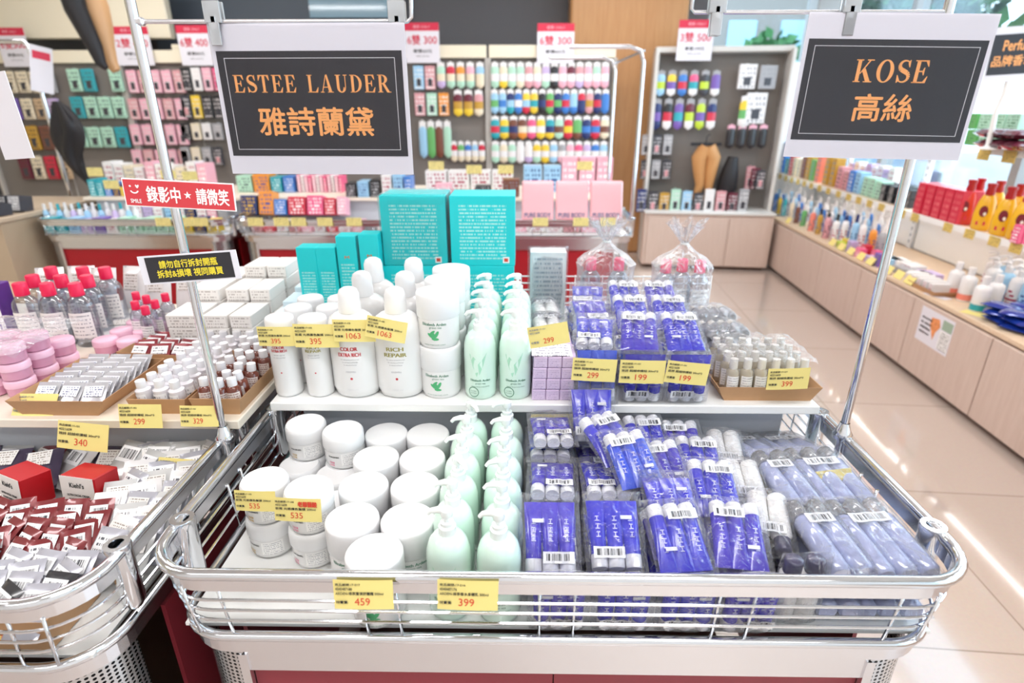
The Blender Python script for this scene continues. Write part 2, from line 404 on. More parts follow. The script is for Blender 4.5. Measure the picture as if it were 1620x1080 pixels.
# facade seen through the corner window
t = thing('apartment_building', 'pale grey apartment building with a grid of windows behind the corner window', 'building', (6.2, 20, 0))
FAC = mat('pale_render', '8c8681', .8); BLU = mat('facade_glass', '9fc4d2', .3)
MB().box((0, 3, 7), (10, 6, 14)).build('wall', FAC, t)
for r in range(3):
    for c in range(6):
        MB().box((-4.2+c*1.6, -.02, 3.2+r*2.5), (.85, .12, 1.7), .02).build('window', BLU, t)
LEAF = mat('leaf_green', '38703c', .7, var=.5, bscale=6)
LEAF2 = mat('dark_leaf_green', '26523a', .7, var=.5, bscale=5)
def tree(x, y, h, r, label, m=LEAF, seed=0):
    t = thing('street_tree', label, 'tree', (x, y, 0), group='trees across the street')
    rnd = random.Random(seed)
    MB().tube([(0, 0, -.2), (.05, 0, h*.4), (0, .05, h*.75)], [.16, .12, .05], 8).build('trunk', mat('bark', '6b5a48', .9), t)
    mb = MB()
    for i in range(900):
        a = rnd.random()*2*PI; b = math.acos(rnd.uniform(-.8, 1)); q = r*rnd.uniform(.6, 1)*(.8+.3*math.sin(a*3+b*4))
        p = Vector((q*math.sin(b)*math.cos(a), q*math.sin(b)*math.sin(a), h*.72 + q*.9*math.cos(b)))
        d1 = Vector((rnd.uniform(-1, 1), rnd.uniform(-1, 1), rnd.uniform(-1, 1))).normalized()*.17
        d2 = d1.cross(Vector((rnd.uniform(-1, 1), rnd.uniform(-1, 1), rnd.uniform(-1, 1)))).normalized()*.11
        mb.quad(p-d1, p-d2, p+d1, p+d2)
    mb.build('foliage', m, t)
tree(7.4, 8.6, 5.0, 1.5, 'green street tree at the right edge, nearest to the window wall', LEAF, 1)
tree(8.6, 13.9, 5.4, 1.6, 'dark green street tree left of the small perfume sign, third along the street', LEAF2, 2)
tree(10.8, 17.8, 4.6, 1.6, 'green street tree farthest along, behind the four-capital sign', LEAF, 3)
tree(10.2, 10.6, 5.6, 1.7, 'dark street tree set back behind the perfume sign', LEAF2, 4)
tree(5.9, 15.4, 3.3, .9, 'small green tree in front of the pale apartment building', LEAF, 5)
# parked car
def car():
    t = thing('parked_car', 'silver blue parked car seen low through the window', 'car', (6.2, 10.6, -.2), (0, 0, math.radians(50)))
    body = mat('silver_blue_paint', '5f7488', .25, .5, coat=.5)
    prof = [(-2.1, .35), (-2.15, .7), (-1.6, .95), (-1.0, 1.42), (.5, 1.45), (1.2, 1.0), (2.0, .85), (2.15, .5), (2.1, .3)]
    mb = MB().at(STAND); mb.extr(prof, -.8, .8); mb.build('body', body, t)
    for sy in (-.82, .82):
        for sx in (-1.35, 1.35):
            mb = MB().at(TR(sx, sy, .33) @ RX(PI/2)); mb.lathe([(0, -.11), (.2, -.11), (.31, -.10), (.33, 0), (.31, .10), (.2, .11), (0, .11)], 20)
            mb.build('wheel', mat('black_rubber', '2b3036', .7), t)
        MB().at(TR(0, sy*1.0, 0)).at(STAND @ TR(0, 0, -sy)).extr([(-1.0, 1.0), (-.75, 1.35), (.4, 1.36), (.95, 1.0)], -.01, .01).build('side_window', mat('car_glass', '44586a', .1), t)
car()

# ------------------------------------------------------------------ low cabinets under the window shelves
SH = mat('shadow_gap_brown', '5b4336', .7)
dl = [(-1.35, -.70), (-.70, -.03), (-.03, .64), (.64, 1.31), (1.31, 1.98), (1.98, 2.64), (2.64, 3.31), (3.31, 3.97), (3.97, 4.63), (4.63, 5.30), (5.30, 5.92)]
cabn = 0
names = ['nearest the camera', 'second from the camera', 'third from the camera', 'fourth from the camera', 'fifth from the camera', 'carrying the paper poster', 'just beyond the poster', 'third beyond the poster', 'fourth beyond the poster', 'next to the far end', 'at the far end by the sock rack']
for i, (a, b) in enumerate(dl):
    t = thing('base_cabinet', 'low pale wood cabinet under the window shelves, %s' % names[i], 'cabinet', RP((a+b)/2, 0), (0, 0, RROT), 'pale wood base cabinets')
    W = b-a-.004
    MB().box((TW/2-.01, 0, .25), (TW-.03, W, .43)).build('body', PALEWOOD, t)
    MB().box((TW/2+.01, 0, .02), (TW-.08, W, .04)).build('plinth', SH, t)
    MB().box((-.004, 0, .25), (.018, W-.004, .43), .002).build('door', PALEWOOD, t)
mb = MB().at(rframe(0, 0)); mb.box((TW/2-.01, 2.28, .487), (TW-.02, 7.3, .026), .003)
tag(mb.build('deck_top', wood_mat('deck_wood', 'dcc0a0', 'e6cfb4', (1, 14, 14))), 'long pale wood deck on the low cabinets under the window', 'worktop')
# shelves above the deck
mb = MB().at(rframe(6.50, TW/2)); mb.box((0, 0, .98), (TW-.01, .03, 1.94), .003); tag(mb.build('end_panel', WHITEP), 'tall white end panel between the sock rack and the window shelves', 'panel')
UP = mat('white_slotted_upright', 'eef0f2', .4)
def rshelf(z, s0, s1, t0, t1, label):
    t = thing('wall_shelf', label, 'shelf', RP((s0+s1)/2, (t0+t1)/2, z), (0, 0, RROT))
    L = s1-s0; D = t1-t0
    MB().box((0, 0, -.01), (D, L, .02), .002).build('board', wood_mat('shelf_wood', 'e2c4a8', 'eed8c0', (1, 14, 14)), t)
    MB().box((-D/2-.004, 0, -.014), (.006, L, .034)).build('ticket_strip', WHITEP, t)
    return t
rshelf(.88, .2, 6.45, .16, TW-.03, 'middle shelf with yellow tickets above the wooden deck')
rshelf(1.31, .2, 3.35, .16, TW-.03, 'upper shelf at the right holding green bags')
for i, s in enumerate([5.8, 4.55, 3.3, 2.05, .8]):
    mb = MB().at(rframe(s, TW-.02)); mb.box((0, 0, 1.10), (.025, .045, 1.2))
    mb.mat(1)
    for k in range(22): mb.box((-.014, 0, .55+k*.05), (.002, .008, .022))
    tag(mb.build('shelf_upright', [UP, SLATE]), 'white slotted shelf upright, %s from the far corner' % ORD[i], 'upright', 'slotted uprights on the window wall')
# white back panels under the middle shelf
for i, (a, b) in enumerate([(5.75, 4.58), (4.52, 3.33), (3.27, 2.08), (2.02, .83)]):
    mb = MB().at(rframe((a+b)/2, TW-.012)); mb.box((0, 0, .665), (.015, a-b-.04, .32), .003)
    tag(mb.build('back_panel', WHITEP), 'white back panel behind the deck, %s from the far corner' % ORD[i], 'panel', 'white panels behind the deck')
# ------------------------------------------------------------------ chrome display baskets
PERF = None
def perf_mat():
    m = bpy.data.materials.new('perforated_steel'); m.use_nodes = True; nt = m.node_tree; b = nt.nodes['Principled BSDF']
    b.inputs['Metallic'].default_value = .9; b.inputs['Roughness'].default_value = .25
    N = nt.nodes.new; L = nt.links.new
    uv = N('ShaderNodeUVMap'); mp = N('ShaderNodeMapping'); mp.inputs['Scale'].default_value = (16, 80, 1)
    vo = N('ShaderNodeTexVoronoi'); vo.inputs['Randomness'].default_value = 0; vo.inputs['Scale'].default_value = 1
    lt = N('ShaderNodeMath'); lt.operation = 'LESS_THAN'; lt.inputs[1].default_value = .32
    mx = N('ShaderNodeMix'); mx.data_type = 'RGBA'; mx.inputs[6].default_value = srgb('d5d6d8'); mx.inputs[7].default_value = srgb('16171a')
    L(uv.outputs[0], mp.inputs[0]); L(mp.outputs[0], vo.inputs['Vector']); L(vo.outputs['Distance'], lt.inputs[0]); L(lt.outputs[0], mx.inputs[0])
    L(mx.outputs[2], b.inputs['Base Color']); return m
PERF = perf_mat()
REDP = mat('red_laminate', '8e2e3a', .45, var=.04, bscale=300)
REDF = mat('bright_red_laminate', 'a5101e', .4)
TRAY = mat('white_tray', 'eeeeec', .35)
def upath(x0, x1, yf, yb, z, r, n=8):
    pts = [(x0, yb, z)]
    pts += [(x0, yb+(yf+r-yb)*k/4, z) for k in (1, 2, 3)]
    pts += [(x0+r-r*math.cos(a), yf+r-r*math.sin(a), z) for a in [PI/2*k/n for k in range(n+1)]]
    pts += [(x0+r+(x1-x0-2*r)*k/6, yf, z) for k in range(1, 6)]
    pts += [(x1-r+r*math.sin(a), yf+r-r*math.cos(a), z) for a in [PI/2*k/n for k in range(n+1)]]
    pts += [(x1, yb+(yf+r-yb)*k/4, z) for k in (3, 2, 1)] + [(x1, yb, z)]
    return pts
def basket(label, x0, x1, yf, yb, red, det=True, group=None, zt=.88, zb=.746):
    cx, cy = (x0+x1)/2, (yf+yb)/2
    t = thing('display_basket', label, 'display basket', (cx, cy, 0), group=group)
    X0, X1, Y0, Y1 = x0-cx, x1-cx, yf-cy, yb-cy; r = .085; IN = .012
    n = 8 if det else 4; q = 10 if det else 6
    mb = MB(); mb.tube(upath(X0, X1, Y0, Y1, zt, r, n), .009, q); mb.build('top_rail', CHROME, t)
    mb = MB(); mb.strip(upath(X0+.003, X1-.003, Y0+.003, Y1, zt-.033, r, n), .023, .004); mb.build('rail_band', STEEL, t)
    for k in range(3):
        z = zt-.053+(zt-zb-.134)*.35-(zt-zb)*.168*k; i_ = IN*(.35+.2*k)
        mb = MB(); mb.tube(upath(X0+i_, X1-i_, Y0+i_, Y1, z, r, n), .0024, 6 if det else 4); mb.build('wire', CHROME, t)
    W = X1-X0
    mb = MB()
    for c in range(5):
        for d in (-.026, .026):
            x = X0+.08+(W-.16)*c/4 + d
            mb = MB().tube([(x, Y0+.008, zt-.03), (x*.985, Y0+IN, zb+.008)], .0026, 6); mb.build('upright_wire', CHROME, t)
    for sx in (X0, X1):
        sg = -1 if sx > 0 else 1
        for c in range(3 if det else 2):
            for d in (-.026, .026):
                y = Y0+.28+(Y1-Y0-.3)*c/2.6+d
                mb = MB().tube([(sx+sg*.006, y, zt-.03), (sx+sg*IN, y, zb+.008)], .0026, 6); mb.build('upright_wire', CHROME, t)
    mb = MB(); mb.tube(upath(X0+IN, X1-IN, Y0+IN, Y1, zb, r, n), .008, q)
    mb.build('bottom_rail', CHROME, t)
    mb = MB(); mb.strip(upath(X0+IN+.003, X1-IN-.003, Y0+IN+.003, Y1, zb-.036, r, n), .030, .004)
    mb.build('bottom_band', STEEL, t)
    # sleeve sockets for sign posts
    for sx in (X0+.008, X1-.008):
        for yy in ((Y0+.11), (Y0+.11+(Y1-Y0-.11)*.36)):
            m2 = MB().at(TR(sx, yy, zt))
            m2.lathe([(.011, -.02), (.011, .010), (.0185, .010), (.020, .006), (.0185, -.005), (.017, -.10), (.011, -.112)], 16, cap=False)
            m2.build('post_socket', CHROME, t)
    # tray
    MB().box((0, (Y0+Y1)/2+.01, zb+.002), (W-2*IN-.03, Y1-Y0-IN-.03, .006)).build('tray', TRAY, t)
    # cabinet below: steel corners, red panels
    zc = zb-.045
    mb = MB()
    for sx in (-1, 1):
        xc = (X0+IN+r+.02) if sx < 0 else (X1-IN-r-.02); yc = Y0+IN+r+.012
        a0, a1 = (PI, 1.5*PI) if sx < 0 else (1.5*PI, 2*PI)
        mb = MB().at(TR(xc, yc, 0)); mb.lathe([(r+.008, .06), (r+.008, zc+.008)], 10, cap=False, a0=a0, a1=a1)
        mb.build('corner_plate', PERF, t)
    f0, f1 = X0+IN+r+.012, X1-IN-r-.012; yF = Y0+IN+.006
    mb = MB()
    mb.box(((f0+f1)/2, yF+.006, zc-.014), (f1-f0, .012, .046)).box(((f0+f1)/2, yF+.006, .085), (f1-f0, .012, .05))
    for x in (f0+.006, f1-.006): mb.box((x, yF+.004, zc/2+.03), (.014, .014, zc-.06))
    mb.build('frame', STEEL, t)
    m_ = (f0+f1)/2
    for a, b in ((f0+.014, m_-.001), (m_+.001, f1-.014)):
        MB().box(((a+b)/2, yF+.012, (zc+.08)/2), (b-a, .008, zc-.15)).build('red_panel', red, t)
    for sx in (X0+IN+.012, X1-IN-.012):
        MB().box((sx, (Y0+Y1)/2+.06, (zc+.08)/2), (.008, Y1-Y0-.24, zc-.10)).build('side_panel', red, t)
    MB().box((0, Y1-.02, (zc+.08)/2), (W-.12, .01, zc-.1)).build('rear_panel', red, t)
    MB().box((0, (Y0+Y1)/2+.05, .03), (W-.16, Y1-Y0-.16, .06)).build('plinth', SH, t)
    return t
U0, U1, UF, UB = -.552, .668, .632, 1.78
basket('chrome wire display basket in the middle holding jars, pump bottles and blue packs', U0, U1, UF, UB, REDP)
basket('chrome wire display basket at the left edge holding red boxes and sachets', -1.83, -.603, .572, 1.78, REDP)
FLZ = .753   # tray surface
def riser(label, x0, x1, yf, yb, edge, z=.92, th=.020, guard=True):
    t = thing('riser_shelf', label, 'shelf', ((x0+x1)/2, (yf+yb)/2, z))
    W, D = x1-x0, yb-yf
    mb = MB().box((0, 0, -th/2), (W, D, th), .002); mb.build('board', edge, t)
    mb = MB().box((0, -D/2+.055, -.092), (W-.10, .006, .142)); mb.build('riser_panel', mat('grey_panel', 'c6cad2', .35), t)
    for sx in (-1, 1): MB().box((sx*(W/2-.05), .06, -.092), (.012, D-.16, .142)).build('side_panel', mat('grey_panel'), t)
    if guard:
        mb = MB()
        for k in range(5): mb.tube([(-W/2+.03, D/2-.012, .012+k*.022), (W/2-.04, D/2-.012, .012+k*.022)], .0022, 6)
        nn = int(W/.045)
        for k in range(nn+1): x = -W/2+.03+(W-.07)*k/nn; mb.tube([(x, D/2-.012, 0), (x, D/2-.012, .104)], .0018, 6)
        mb.build('wire_guard', WHITEP, t)
    return t
SZ = .92
riser('white riser shelf at the back of the middle basket', -.535, .638, 1.078, 1.745, WHITEP)
riser('cream edged riser shelf at the back of the left basket', -1.80, -.566, 1.00, 1.745, mat('cream_laminate', 'efe3d2', .4), guard=False)

# far row of baskets
FY = 3.46
FX = [(-2.97, -1.79, 'far chrome basket at the left beside the beige counter'), (-1.74, -.52, 'far chrome basket of pink goods behind the carton stacks'), (-.497, .70, 'far chrome basket directly behind the turquoise boxes')]
for a, b, l in FX: basket(l, a, b, FY, FY+1.15, REDF, False, zb=.785)
for (a, b, l) in FX:
    riser(l.replace('far chrome basket', 'far riser shelf above the basket'), a+.03, b-.03, FY+.42, FY+1.12, mat('cream_laminate'), z=.96, guard=False)

# ------------------------------------------------------------------ sign posts and hanging signs
INKB = mat('black_poster', '2b2a30', .38, var=.25, bscale=9)
PAPER = mat('white_paper', 'e6e4ec', .6)
ORANGE = mat('orange_letters', 'fdb06a', .5)
WLINE = mat('white_line', 'e8e8ea', .5)
SLEEVE = film_mat('clear_sleeve', 'fdfdff', 0, 5, .25, .35)
def serif(ch):
    """bold serif capital as polygons in a box about .8 wide and 1 high"""
    P = []; t = .17; n_ = .055; s = .05
    def R(x0, y0, x1, y1): P.append([(x0, y0), (x1, y0), (x1, y1), (x0, y1)])
    def ring(cx, cy, rx, ry, ix, iy, a0, a1, n=18):
        for i in range(n):
            a = a0+(a1-a0)*i/n; b = a0+(a1-a0)*(i+1)/n
            P.append([(cx+ix*math.cos(a), cy+iy*math.sin(a)), (cx+rx*math.cos(a), cy+ry*math.sin(a)), (cx+rx*math.cos(b), cy+ry*math.sin(b)), (cx+ix*math.cos(b), cy+iy*math.sin(b))])
    def stem(x): R(x, 0, x+t, 1); R(x-.08, 0, x+t+.08, s); R(x-.08, 1-s, x+t+.08, 1)
    if ch in 'EL':
        stem(.1); R(.1, 0, .66, s+.01); P.append([(.66, 0), (.72, .30), (.68, .30), (.52, .05)]); w = .72
        if ch == 'E':
            R(.1, 1-s-.01, .64, 1); P.append([(.64, 1), (.68, .72), (.64, .72), (.5, .95)]); R(.2, .48, .48, .54)
            P.append([(.48, .34), (.52, .34), (.52, .68), (.48, .68), (.42, .53), (.42, .49)])
    elif ch == 'T':
        R(.28, 0, .28+t, 1); R(.18, 0, .55, s); R(.02, 1-s-.01, .71, 1)
        P.append([(.02, 1), (0, .68), (.04, .68), (.18, .95)]); P.append([(.71, 1), (.73, .68), (.69, .68), (.55, .95)]); w = .73
    elif ch == 'D':
        stem(.1); ring(.27, .5, .5, .5, .32, .45, -PI/2, PI/2); w = .78
        R(.1, .95, .3, 1); R(.1, 0, .3, .05)
    elif ch == 'O': ring(.4, .5, .4, .51, .22, .45, 0, 2*PI, 28); w = .8
    elif ch == 'A':
        P.append([(.06, 0), (.12, 0), (.40, .98), (.36, 1)]); P.append([(.52, 0), (.74, 0), (.46, 1.02), (.36, 1.0)])
        R(.17, .28, .56, .33); R(-.02, 0, .22, s); R(.44, 0, .82, s); w = .82
    elif ch == 'U':
        R(.1, .3, .1+t, 1); R(.02, 1-s, .36, 1); R(.63, .3, .68, 1); R(.54, 1-s, .78, 1)
        ring(.39, .3, .29, .31, .12, .24, PI, 2*PI); P.append([(.51, .3), (.68, .3), (.66, .22), (.5, .2)]); w = .8
    elif ch == 'R':
        stem(.1); ring(.3, .74, .34, .26, .16, .21, -PI/2, PI/2); R(.1, .95, .32, 1); R(.1, .48, .32, .53)
        P.append([(.30, .5), (.48, .5), (.76, .04), (.86, .05), (.86, 0), (.6, 0)]); w = .84
    elif ch == 'K':
        stem(.1); P.append([(.27, .40), (.30, .36), (.70, .96), (.62, .96)]); P.append([(.36, .5), (.50, .62), (.82, .04), (.60, .04)])
        R(.52, 1-s, .84, 1); R(.50, 0, .90, s); w = .9
    elif ch == 'S':
        pts = []
        for i in range(25):
            u = i/24
            if u < .5: a = math.radians(40)+u*2*math.radians(230); c = (.33, .755); r = (.235, .215)
            else: a = math.radians(90)-(u-.5)*2*math.radians(230); c = (.33, .26); r = (.25, .225)
            pts.append((c[0]+r[0]*math.cos(a), c[1]+r[1]*math.sin(a), .028+.075*math.sin(PI*u)**2.2))
        pts[12] = ((pts[11][0]+pts[13][0])/2, (pts[11][1]+pts[13][1])/2, pts[12][2])
        for i in range(24):
            (x, y, a), (X, Y, b) = pts[i], pts[i+1]; d = math.hypot(X-x, Y-y) or 1; nx, ny = -(Y-y)/d, (X-x)/d
            P.append([(x-nx*a, y-ny*a), (X-nx*b, Y-ny*b), (X+nx*b, Y+ny*b), (x+nx*a, y+ny*a)])
        P.append([(.52, 1), (.56, 1), (.57, .68), (.53, .68), (.45, .86)]); P.append([(.06, 0), (.10, 0), (.2, .12), (.08, .34), (.04, .34)]); w = .62
    else: w = .45
    return P, w
def serif_text(mb, st, cx, cy, w, h, sp=.14):
    x = 0; polys = []
    for ch in st:
        P, wd = serif(ch)
        for p in P: polys.append([(x+a, b) for a, b in p])
        x += wd+sp
    x -= sp; k = w/x
    for p in polys: mb.add([(cx-w/2+a*k, cy-h/2+b*h, 0) for a, b in p], [tuple(range(len(p)))])
def hang_sign(name, label, c, w, h, latin, cjk, lw, cw, roty=0, rotz=0, wt=.165):
    t = thing(name, label, 'sign', c, (0, roty, rotz))
    MB().at(STAND).box((0, 0, 0), (w, h, .0012)).build('paper_sheet', PAPER, t)
    bw, bh = w*.955, h*.70; cy = -h*.02
    mb = MB().at(STAND @ TR(0, cy, .0009)); mb.box((0, 0, 0), (bw, bh, .0006))
    mb.mat(1).at(STAND @ TR(0, cy, .0014))
    a, b = bw*.46, bh*.435
    for (x0, y0, x1, y1) in ((-a, b, a, b), (-a, -b, a, -b), (-a, -b, -a, b), (a, -b, a, b)):
        mb.box(((x0+x1)/2, (y0+y1)/2, 0), (abs(x1-x0)+.0008, abs(y1-y0)+.0008, .0003))
    mb.build('black_poster', [INKB, WLINE], t)
    mb = MB().at(STAND @ TR(0, cy, .0018)); serif_text(mb, latin, 0, bh*.20, bw*lw, bh*wt)
    mb.text(cjk, 0, -bh*.16, bw*cw, bh*.27, .012); mb.build('orange_lettering', ORANGE, t)
    mb = MB().at(STAND @ TR(0, 0, .003)).grid(lambda u, v: ((u-.5)*w*1.01, (v-.5)*h*1.01, .0012*noise.noise(Vector((u*4, v*3, w*9)))), 20, 14); mb.build('plastic_sleeve', SLEEVE, t)
    return t
SIGY = .985
def pxw(px, Y=SIGY, py=100): return aty(px, py, Y).x
c1 = (aty(325, 40, SIGY)+aty(640, 35, SIGY)+aty(657, 272, SIGY)+aty(365, 277, SIGY))/4
ws = (aty(648, 155, SIGY)-aty(345, 155, SIGY)).length; hs = (aty(495, 37, SIGY)-aty(508, 275, SIGY)).length
hang_sign('hanging_sign', 'black sign with two-word orange lettering over four orange characters', c1, ws, hs, 'ESTEE LAUDER', '雅詩蘭黛', .86, .64, rotz=math.radians(-2))
c2 = (aty(1280, 18, 1.0)+aty(1570, 25, 1.0)+aty(1525, 250, 1.0)+aty(1240, 250, 1.0))/4
ws2 = (aty(1545, 135, 1.0)-aty(1262, 135, 1.0)).length; hs2 = (aty(1425, 20, 1.0)-aty(1383, 250, 1.0)).length
hang_sign('hanging_sign', 'black sign with four orange capitals over two orange characters, at the right', c2, ws2, hs2, 'KOSE', '高絲', .42, .34, roty=math.radians(1), rotz=math.radians(-3), wt=.22)
# chrome sign posts standing in the basket rails
def clip(mb, p):
    mb.at(TR(*p)); mb.box((0, -.006, .012), (.026, .004, .03), .001).box((0, .006, .012), (.026, .004, .03), .001)
    mb.box((0, -.007, -.018), (.017, .003, .032), .001).box((0, .004, -.018), (.017, .003, .032), .001); mb.mat(1).box((0, 0, -.002), (.008, .016, .018), .001).mat(0)
CLIP = mat('clear_clip_plastic', 'f0f3f6', .1, trans=.6)
pL = Vector((-.594, .99, .86)); zr = aty(430, 33, SIGY).z
xe = pxw(645, SIGY, 33)
t = thing('sign_post', 'chrome post at the left whose rod carries the two-word sign', 'sign post', pL)
mb = MB(); ztop = zr-.86+.10
arc = [(.09*(1-math.cos(a)), 0, ztop+.09*math.sin(a)) for a in [PI/2*k/6 for k in range(7)]]
mb.tube([(0, 0, -.02), (0, 0, ztop*.5)] + arc + [(.62, 0, ztop+.09)], .0078, 12); mb.build('pole', CHROME, t)
MB().lathe([(.012, .018), (.017, .02), (.019, .03), (.013, .04), (.009, .055)], 14, cap=False).build('collar', CHROME, t)
mb = MB(); L = xe-pL.x; mb.tube([(0, 0, zr-.86), (L, 0, zr-.86), (L+.005, 0, zr-.855), (L+.006, 0, zr-.83), (L+.006, 0, ztop+.09)], .0032, 8)
mb.mat(0).at(TR(0, 0, zr-.86)).box((.006, 0, 0), (.02, .012, .012), .003); mb.build('hanging_rod', STEEL, t)
for px in (338, 628):
    x = pxw(px, SIGY, 33)
    m2 = MB(); clip(m2, (0, 0, 0)); tag(m2.build('sign_clip', [CLIP, STEEL], None, (x, .99, zr)), 'clear plastic clip holding the %s corner of the two-word sign' % ('left' if px < 400 else 'right'), 'clip')
pR = Vector((.660, 1.02, .86)); zr2 = aty(1300, 16, 1.0).z
t = thing('sign_post', 'chrome post at the right whose rod carries the four-capital sign', 'sign post', pR)
mb = MB(); ztop = zr2-.86+.10
arc = [(-.09*(1-math.cos(a)), 0, ztop+.09*math.sin(a)) for a in [PI/2*k/6 for k in range(7)]]
mb.tube([(0, 0, -.02), (0, 0, ztop*.5)] + arc + [(-.5, 0, ztop+.09)], .0078, 12); mb.build('pole', CHROME, t)
MB().lathe([(.012, .018), (.017, .02), (.019, .03), (.013, .04), (.009, .055)], 14, cap=False).build('collar', CHROME, t)
xe2 = aty(1105, 12, 1.0).x-pR.x
mb = MB(); mb.tube([(0, 0, zr2-.86), (xe2, 0, zr2-.86), (xe2-.005, 0, zr2-.855), (xe2-.006, 0, zr2-.80), (xe2-.006, 0, ztop+.09)], .0032, 8); mb.build('hanging_rod', STEEL, t)
for px, l in ((1137, 'empty clear plastic clip at the left end of the right rod'), (1350, 'clear plastic clip gripping the top of the four-capital sign')):
    x = aty(px, 15, 1.0).x
    m2 = MB(); clip(m2, (0, 0, 0)); tag(m2.build('sign_clip', [CLIP, STEEL], None, (x, 1.01, zr2)), l, 'clip')
# small notices on the left post
REDSIGN = mat('red_sign', 'd8414a', .45); YELTXT = mat('yellow_letters', 'f0dc3c', .5); WTXT = mat('white_letters', 'ffffff', .5)
pc = aty(284, 308, .972); w_ = (aty(371, 310, .972)-aty(196, 306, .972)).length; h_ = .046
t = thing('camera_notice', 'red notice with white characters, star and smile mark on the left post', 'notice', pc, (0, math.radians(2.8), 0))
mb = MB().at(STAND); mb.box((0, 0, 0), (w_, h_, .0015)); mb.mat(1).box((0, 0, .001), (w_-.004, h_-.004, .0008)); mb.build('board', [WTXT, REDSIGN], t)
mb = MB().at(STAND @ TR(0, 0, .0017)); mb.text('錄影中', -.026, -.001, .056, .026, .012); mb.text('請微笑', .056, -.001, .054, .026, .012); mb.text('SMILE', -.074, -.0135, .018, .0065, .01)
star = [(.0145+(.0066 if k % 2 == 0 else .0027)*math.sin(PI*k/5), (.0066 if k % 2 == 0 else .0027)*math.cos(PI*k/5)) for k in range(10)]
mb.add([(x, y, 0) for x, y in star], [tuple(range(10))])
for k in range(8):
    a, b = PI*1.1+k*PI*.1, PI*1.1+(k+1)*PI*.1
    mb.add([(-.074+.007*math.cos(q)*f, .005+.006*math.sin(q)*f, 0) for q, f in ((a, .75), (a, 1.1), (b, 1.1), (b, .75))], [(0, 1, 2, 3)])
mb.add([(-.080+.0018*math.cos(q), .0105+.0018*math.sin(q), 0) for q in [2*PI*k/8 for k in range(8)]], [tuple(range(8))])
mb.text('ˇ', -.068, .0105, .005, .004, .02); mb.build('lettering', WTXT, t)
pc = aty(300, 423, .972); w_ = (aty(379, 417, .972)-aty(224, 428, .972)).length; h_ = .0505
t = thing('warning_notice', 'black notice with two lines of yellow characters on the left post', 'notice', pc, (math.radians(-4), math.radians(-4.3), 0))
mb = MB().at(STAND); mb.box((0, 0, 0), (w_, h_, .0015)); mb.mat(1).box((.001, 0, .001), (w_*.87, h_-.006, .0008)); mb.build('board', [PAPER, INKB], t)
mb = MB().at(STAND @ TR(0, 0, .0017)); mb.text('請勿自行拆封開瓶', 0, .0085, .104, .0135, .015); mb.text('拆封&損壞 視同購買', 0, -.008, .118, .0135, .015); mb.build('lettering', YELTXT, t)
# ------------------------------------------------------------------ builders for the goods
JAR = mat('white_jar_plastic', 'e9e8e7', .25, coat=.3)
LID = mat('white_lid_plastic', 'eeeeef', .4)
PRINT_GREY = print_mat('grey_small_print', 'efeeec', 'a0a0a6', 7, 22, .47, .45, .32)
PRINT_DARK = print_mat('dark_small_print', 'f6f6f4', '4c4c52', 8, 30)
PRINT_GREEN = print_mat('green_small_print', 'f3f5f1', '5da77c', 7, 26)
BARC = print_mat('barcode_sticker', 'f7f7f9', '3a3a40', 1, 44, .5, .5, 1, 'bar')
PAPERTAG = print_mat('ticket_print', 'efdf92', '7a744e', 7, 30, .52, .7, .35)
GREENI = mat('green_ink', '4fae74', .5); DGREEN = mat('dark_green_ink', '2f7a5c', .5); REDI = mat('crimson_ink', 'c8323c', .5)
OLIVE = mat('olive_ink', 'a39a52', .5); GREYI = mat('grey_ink', '8e8e94', .5)

def ring_label(mb, r, z0, z1, a0, a1): mb.patch(r, z0, z1, a0, a1, 8)
def make_small_jar(ink, word):
    t = thing('hair_mask_jar', 'white jar', 'jar'); R = .0405
    MB().lathe([(R*.80, 0), (R*.90, .003), (R*.985, .012), (R*.985, .044)], 28).build('body', JAR, t)
    MB().lathe([(R, .042), (R*1.02, .044), (R*1.02, .064), (R*1.0, .069), (R*.94, .0725), (R*.80, .0715), (0, .071)], 28, cap=False).build('lid', LID, t)
    mb = MB(); mb.patch(R*.99, .012, .038, -.1, .85, 6).mat(1).cyltext(word, .031, .024, .0036, R*.992, .03, -.5).mat(2).cyltext('COLOR', .018, .012, .004, R*.992, .03, -.62).cyltext('MASK', .012, .012, .0035, R*.992, .03, -.62)
    mb.build('label', [PRINT_GREY, BLK, ink], t); return Proto(t)
JARS = [make_small_jar(mat('gold_ink', 'c9a24a'), 'DUALSENSES'), make_small_jar(mat('pink_ink', 'e0628c'), 'DUALSENSES')]
def make_cream_jar():
    t = thing('cream_jar', 'white jar', 'jar'); R = .0435
    MB().lathe([(R*.86, 0), (R*.94, .003), (R, .012), (R, .067)], 30).build('body', JAR, t)
    MB().lathe([(R*1.0, .065), (R*1.035, .067), (R*1.035, .108), (R*1.03, .113), (R*1.0, .116), (R*.95, .1168), (R*.3, .1164), (0, .1162)], 32, cap=False).build('lid', LID, t)
    mb = MB(); r = R*1.006
    mb.cyltext('Elizabeth Arden', .056, .052, .0062, r, .02, .25)
    mb.cyltext('green tea', .048, .026, .0048, r, 0, .32).cyltext('honey drops body cream', .011, .046, .0034, r, 0, .25)
    mb.mat(1)
    for k, (x, z, l, an) in enumerate([(0, .030, .020, .2), (.006, .034, .018, -.5), (-.006, .031, .018, .9), (.003, .024, .016, 1.5), (-.003, .038, .015, -.9)]):
        c, s_ = math.cos(an+PI/2), math.sin(an+PI/2)
        pts = [(x+c*l*.5*math.cos(q)-s_*l*.19*math.sin(q)+.010, z+s_*l*.5*math.cos(q)+c*l*.19*math.sin(q)) for q in [2*PI*i/10 for i in range(10)]]
        mb.cylpoly(pts, r*1.001)
    mb.build('label', [DGREEN, GREENI], t); return Proto(t)
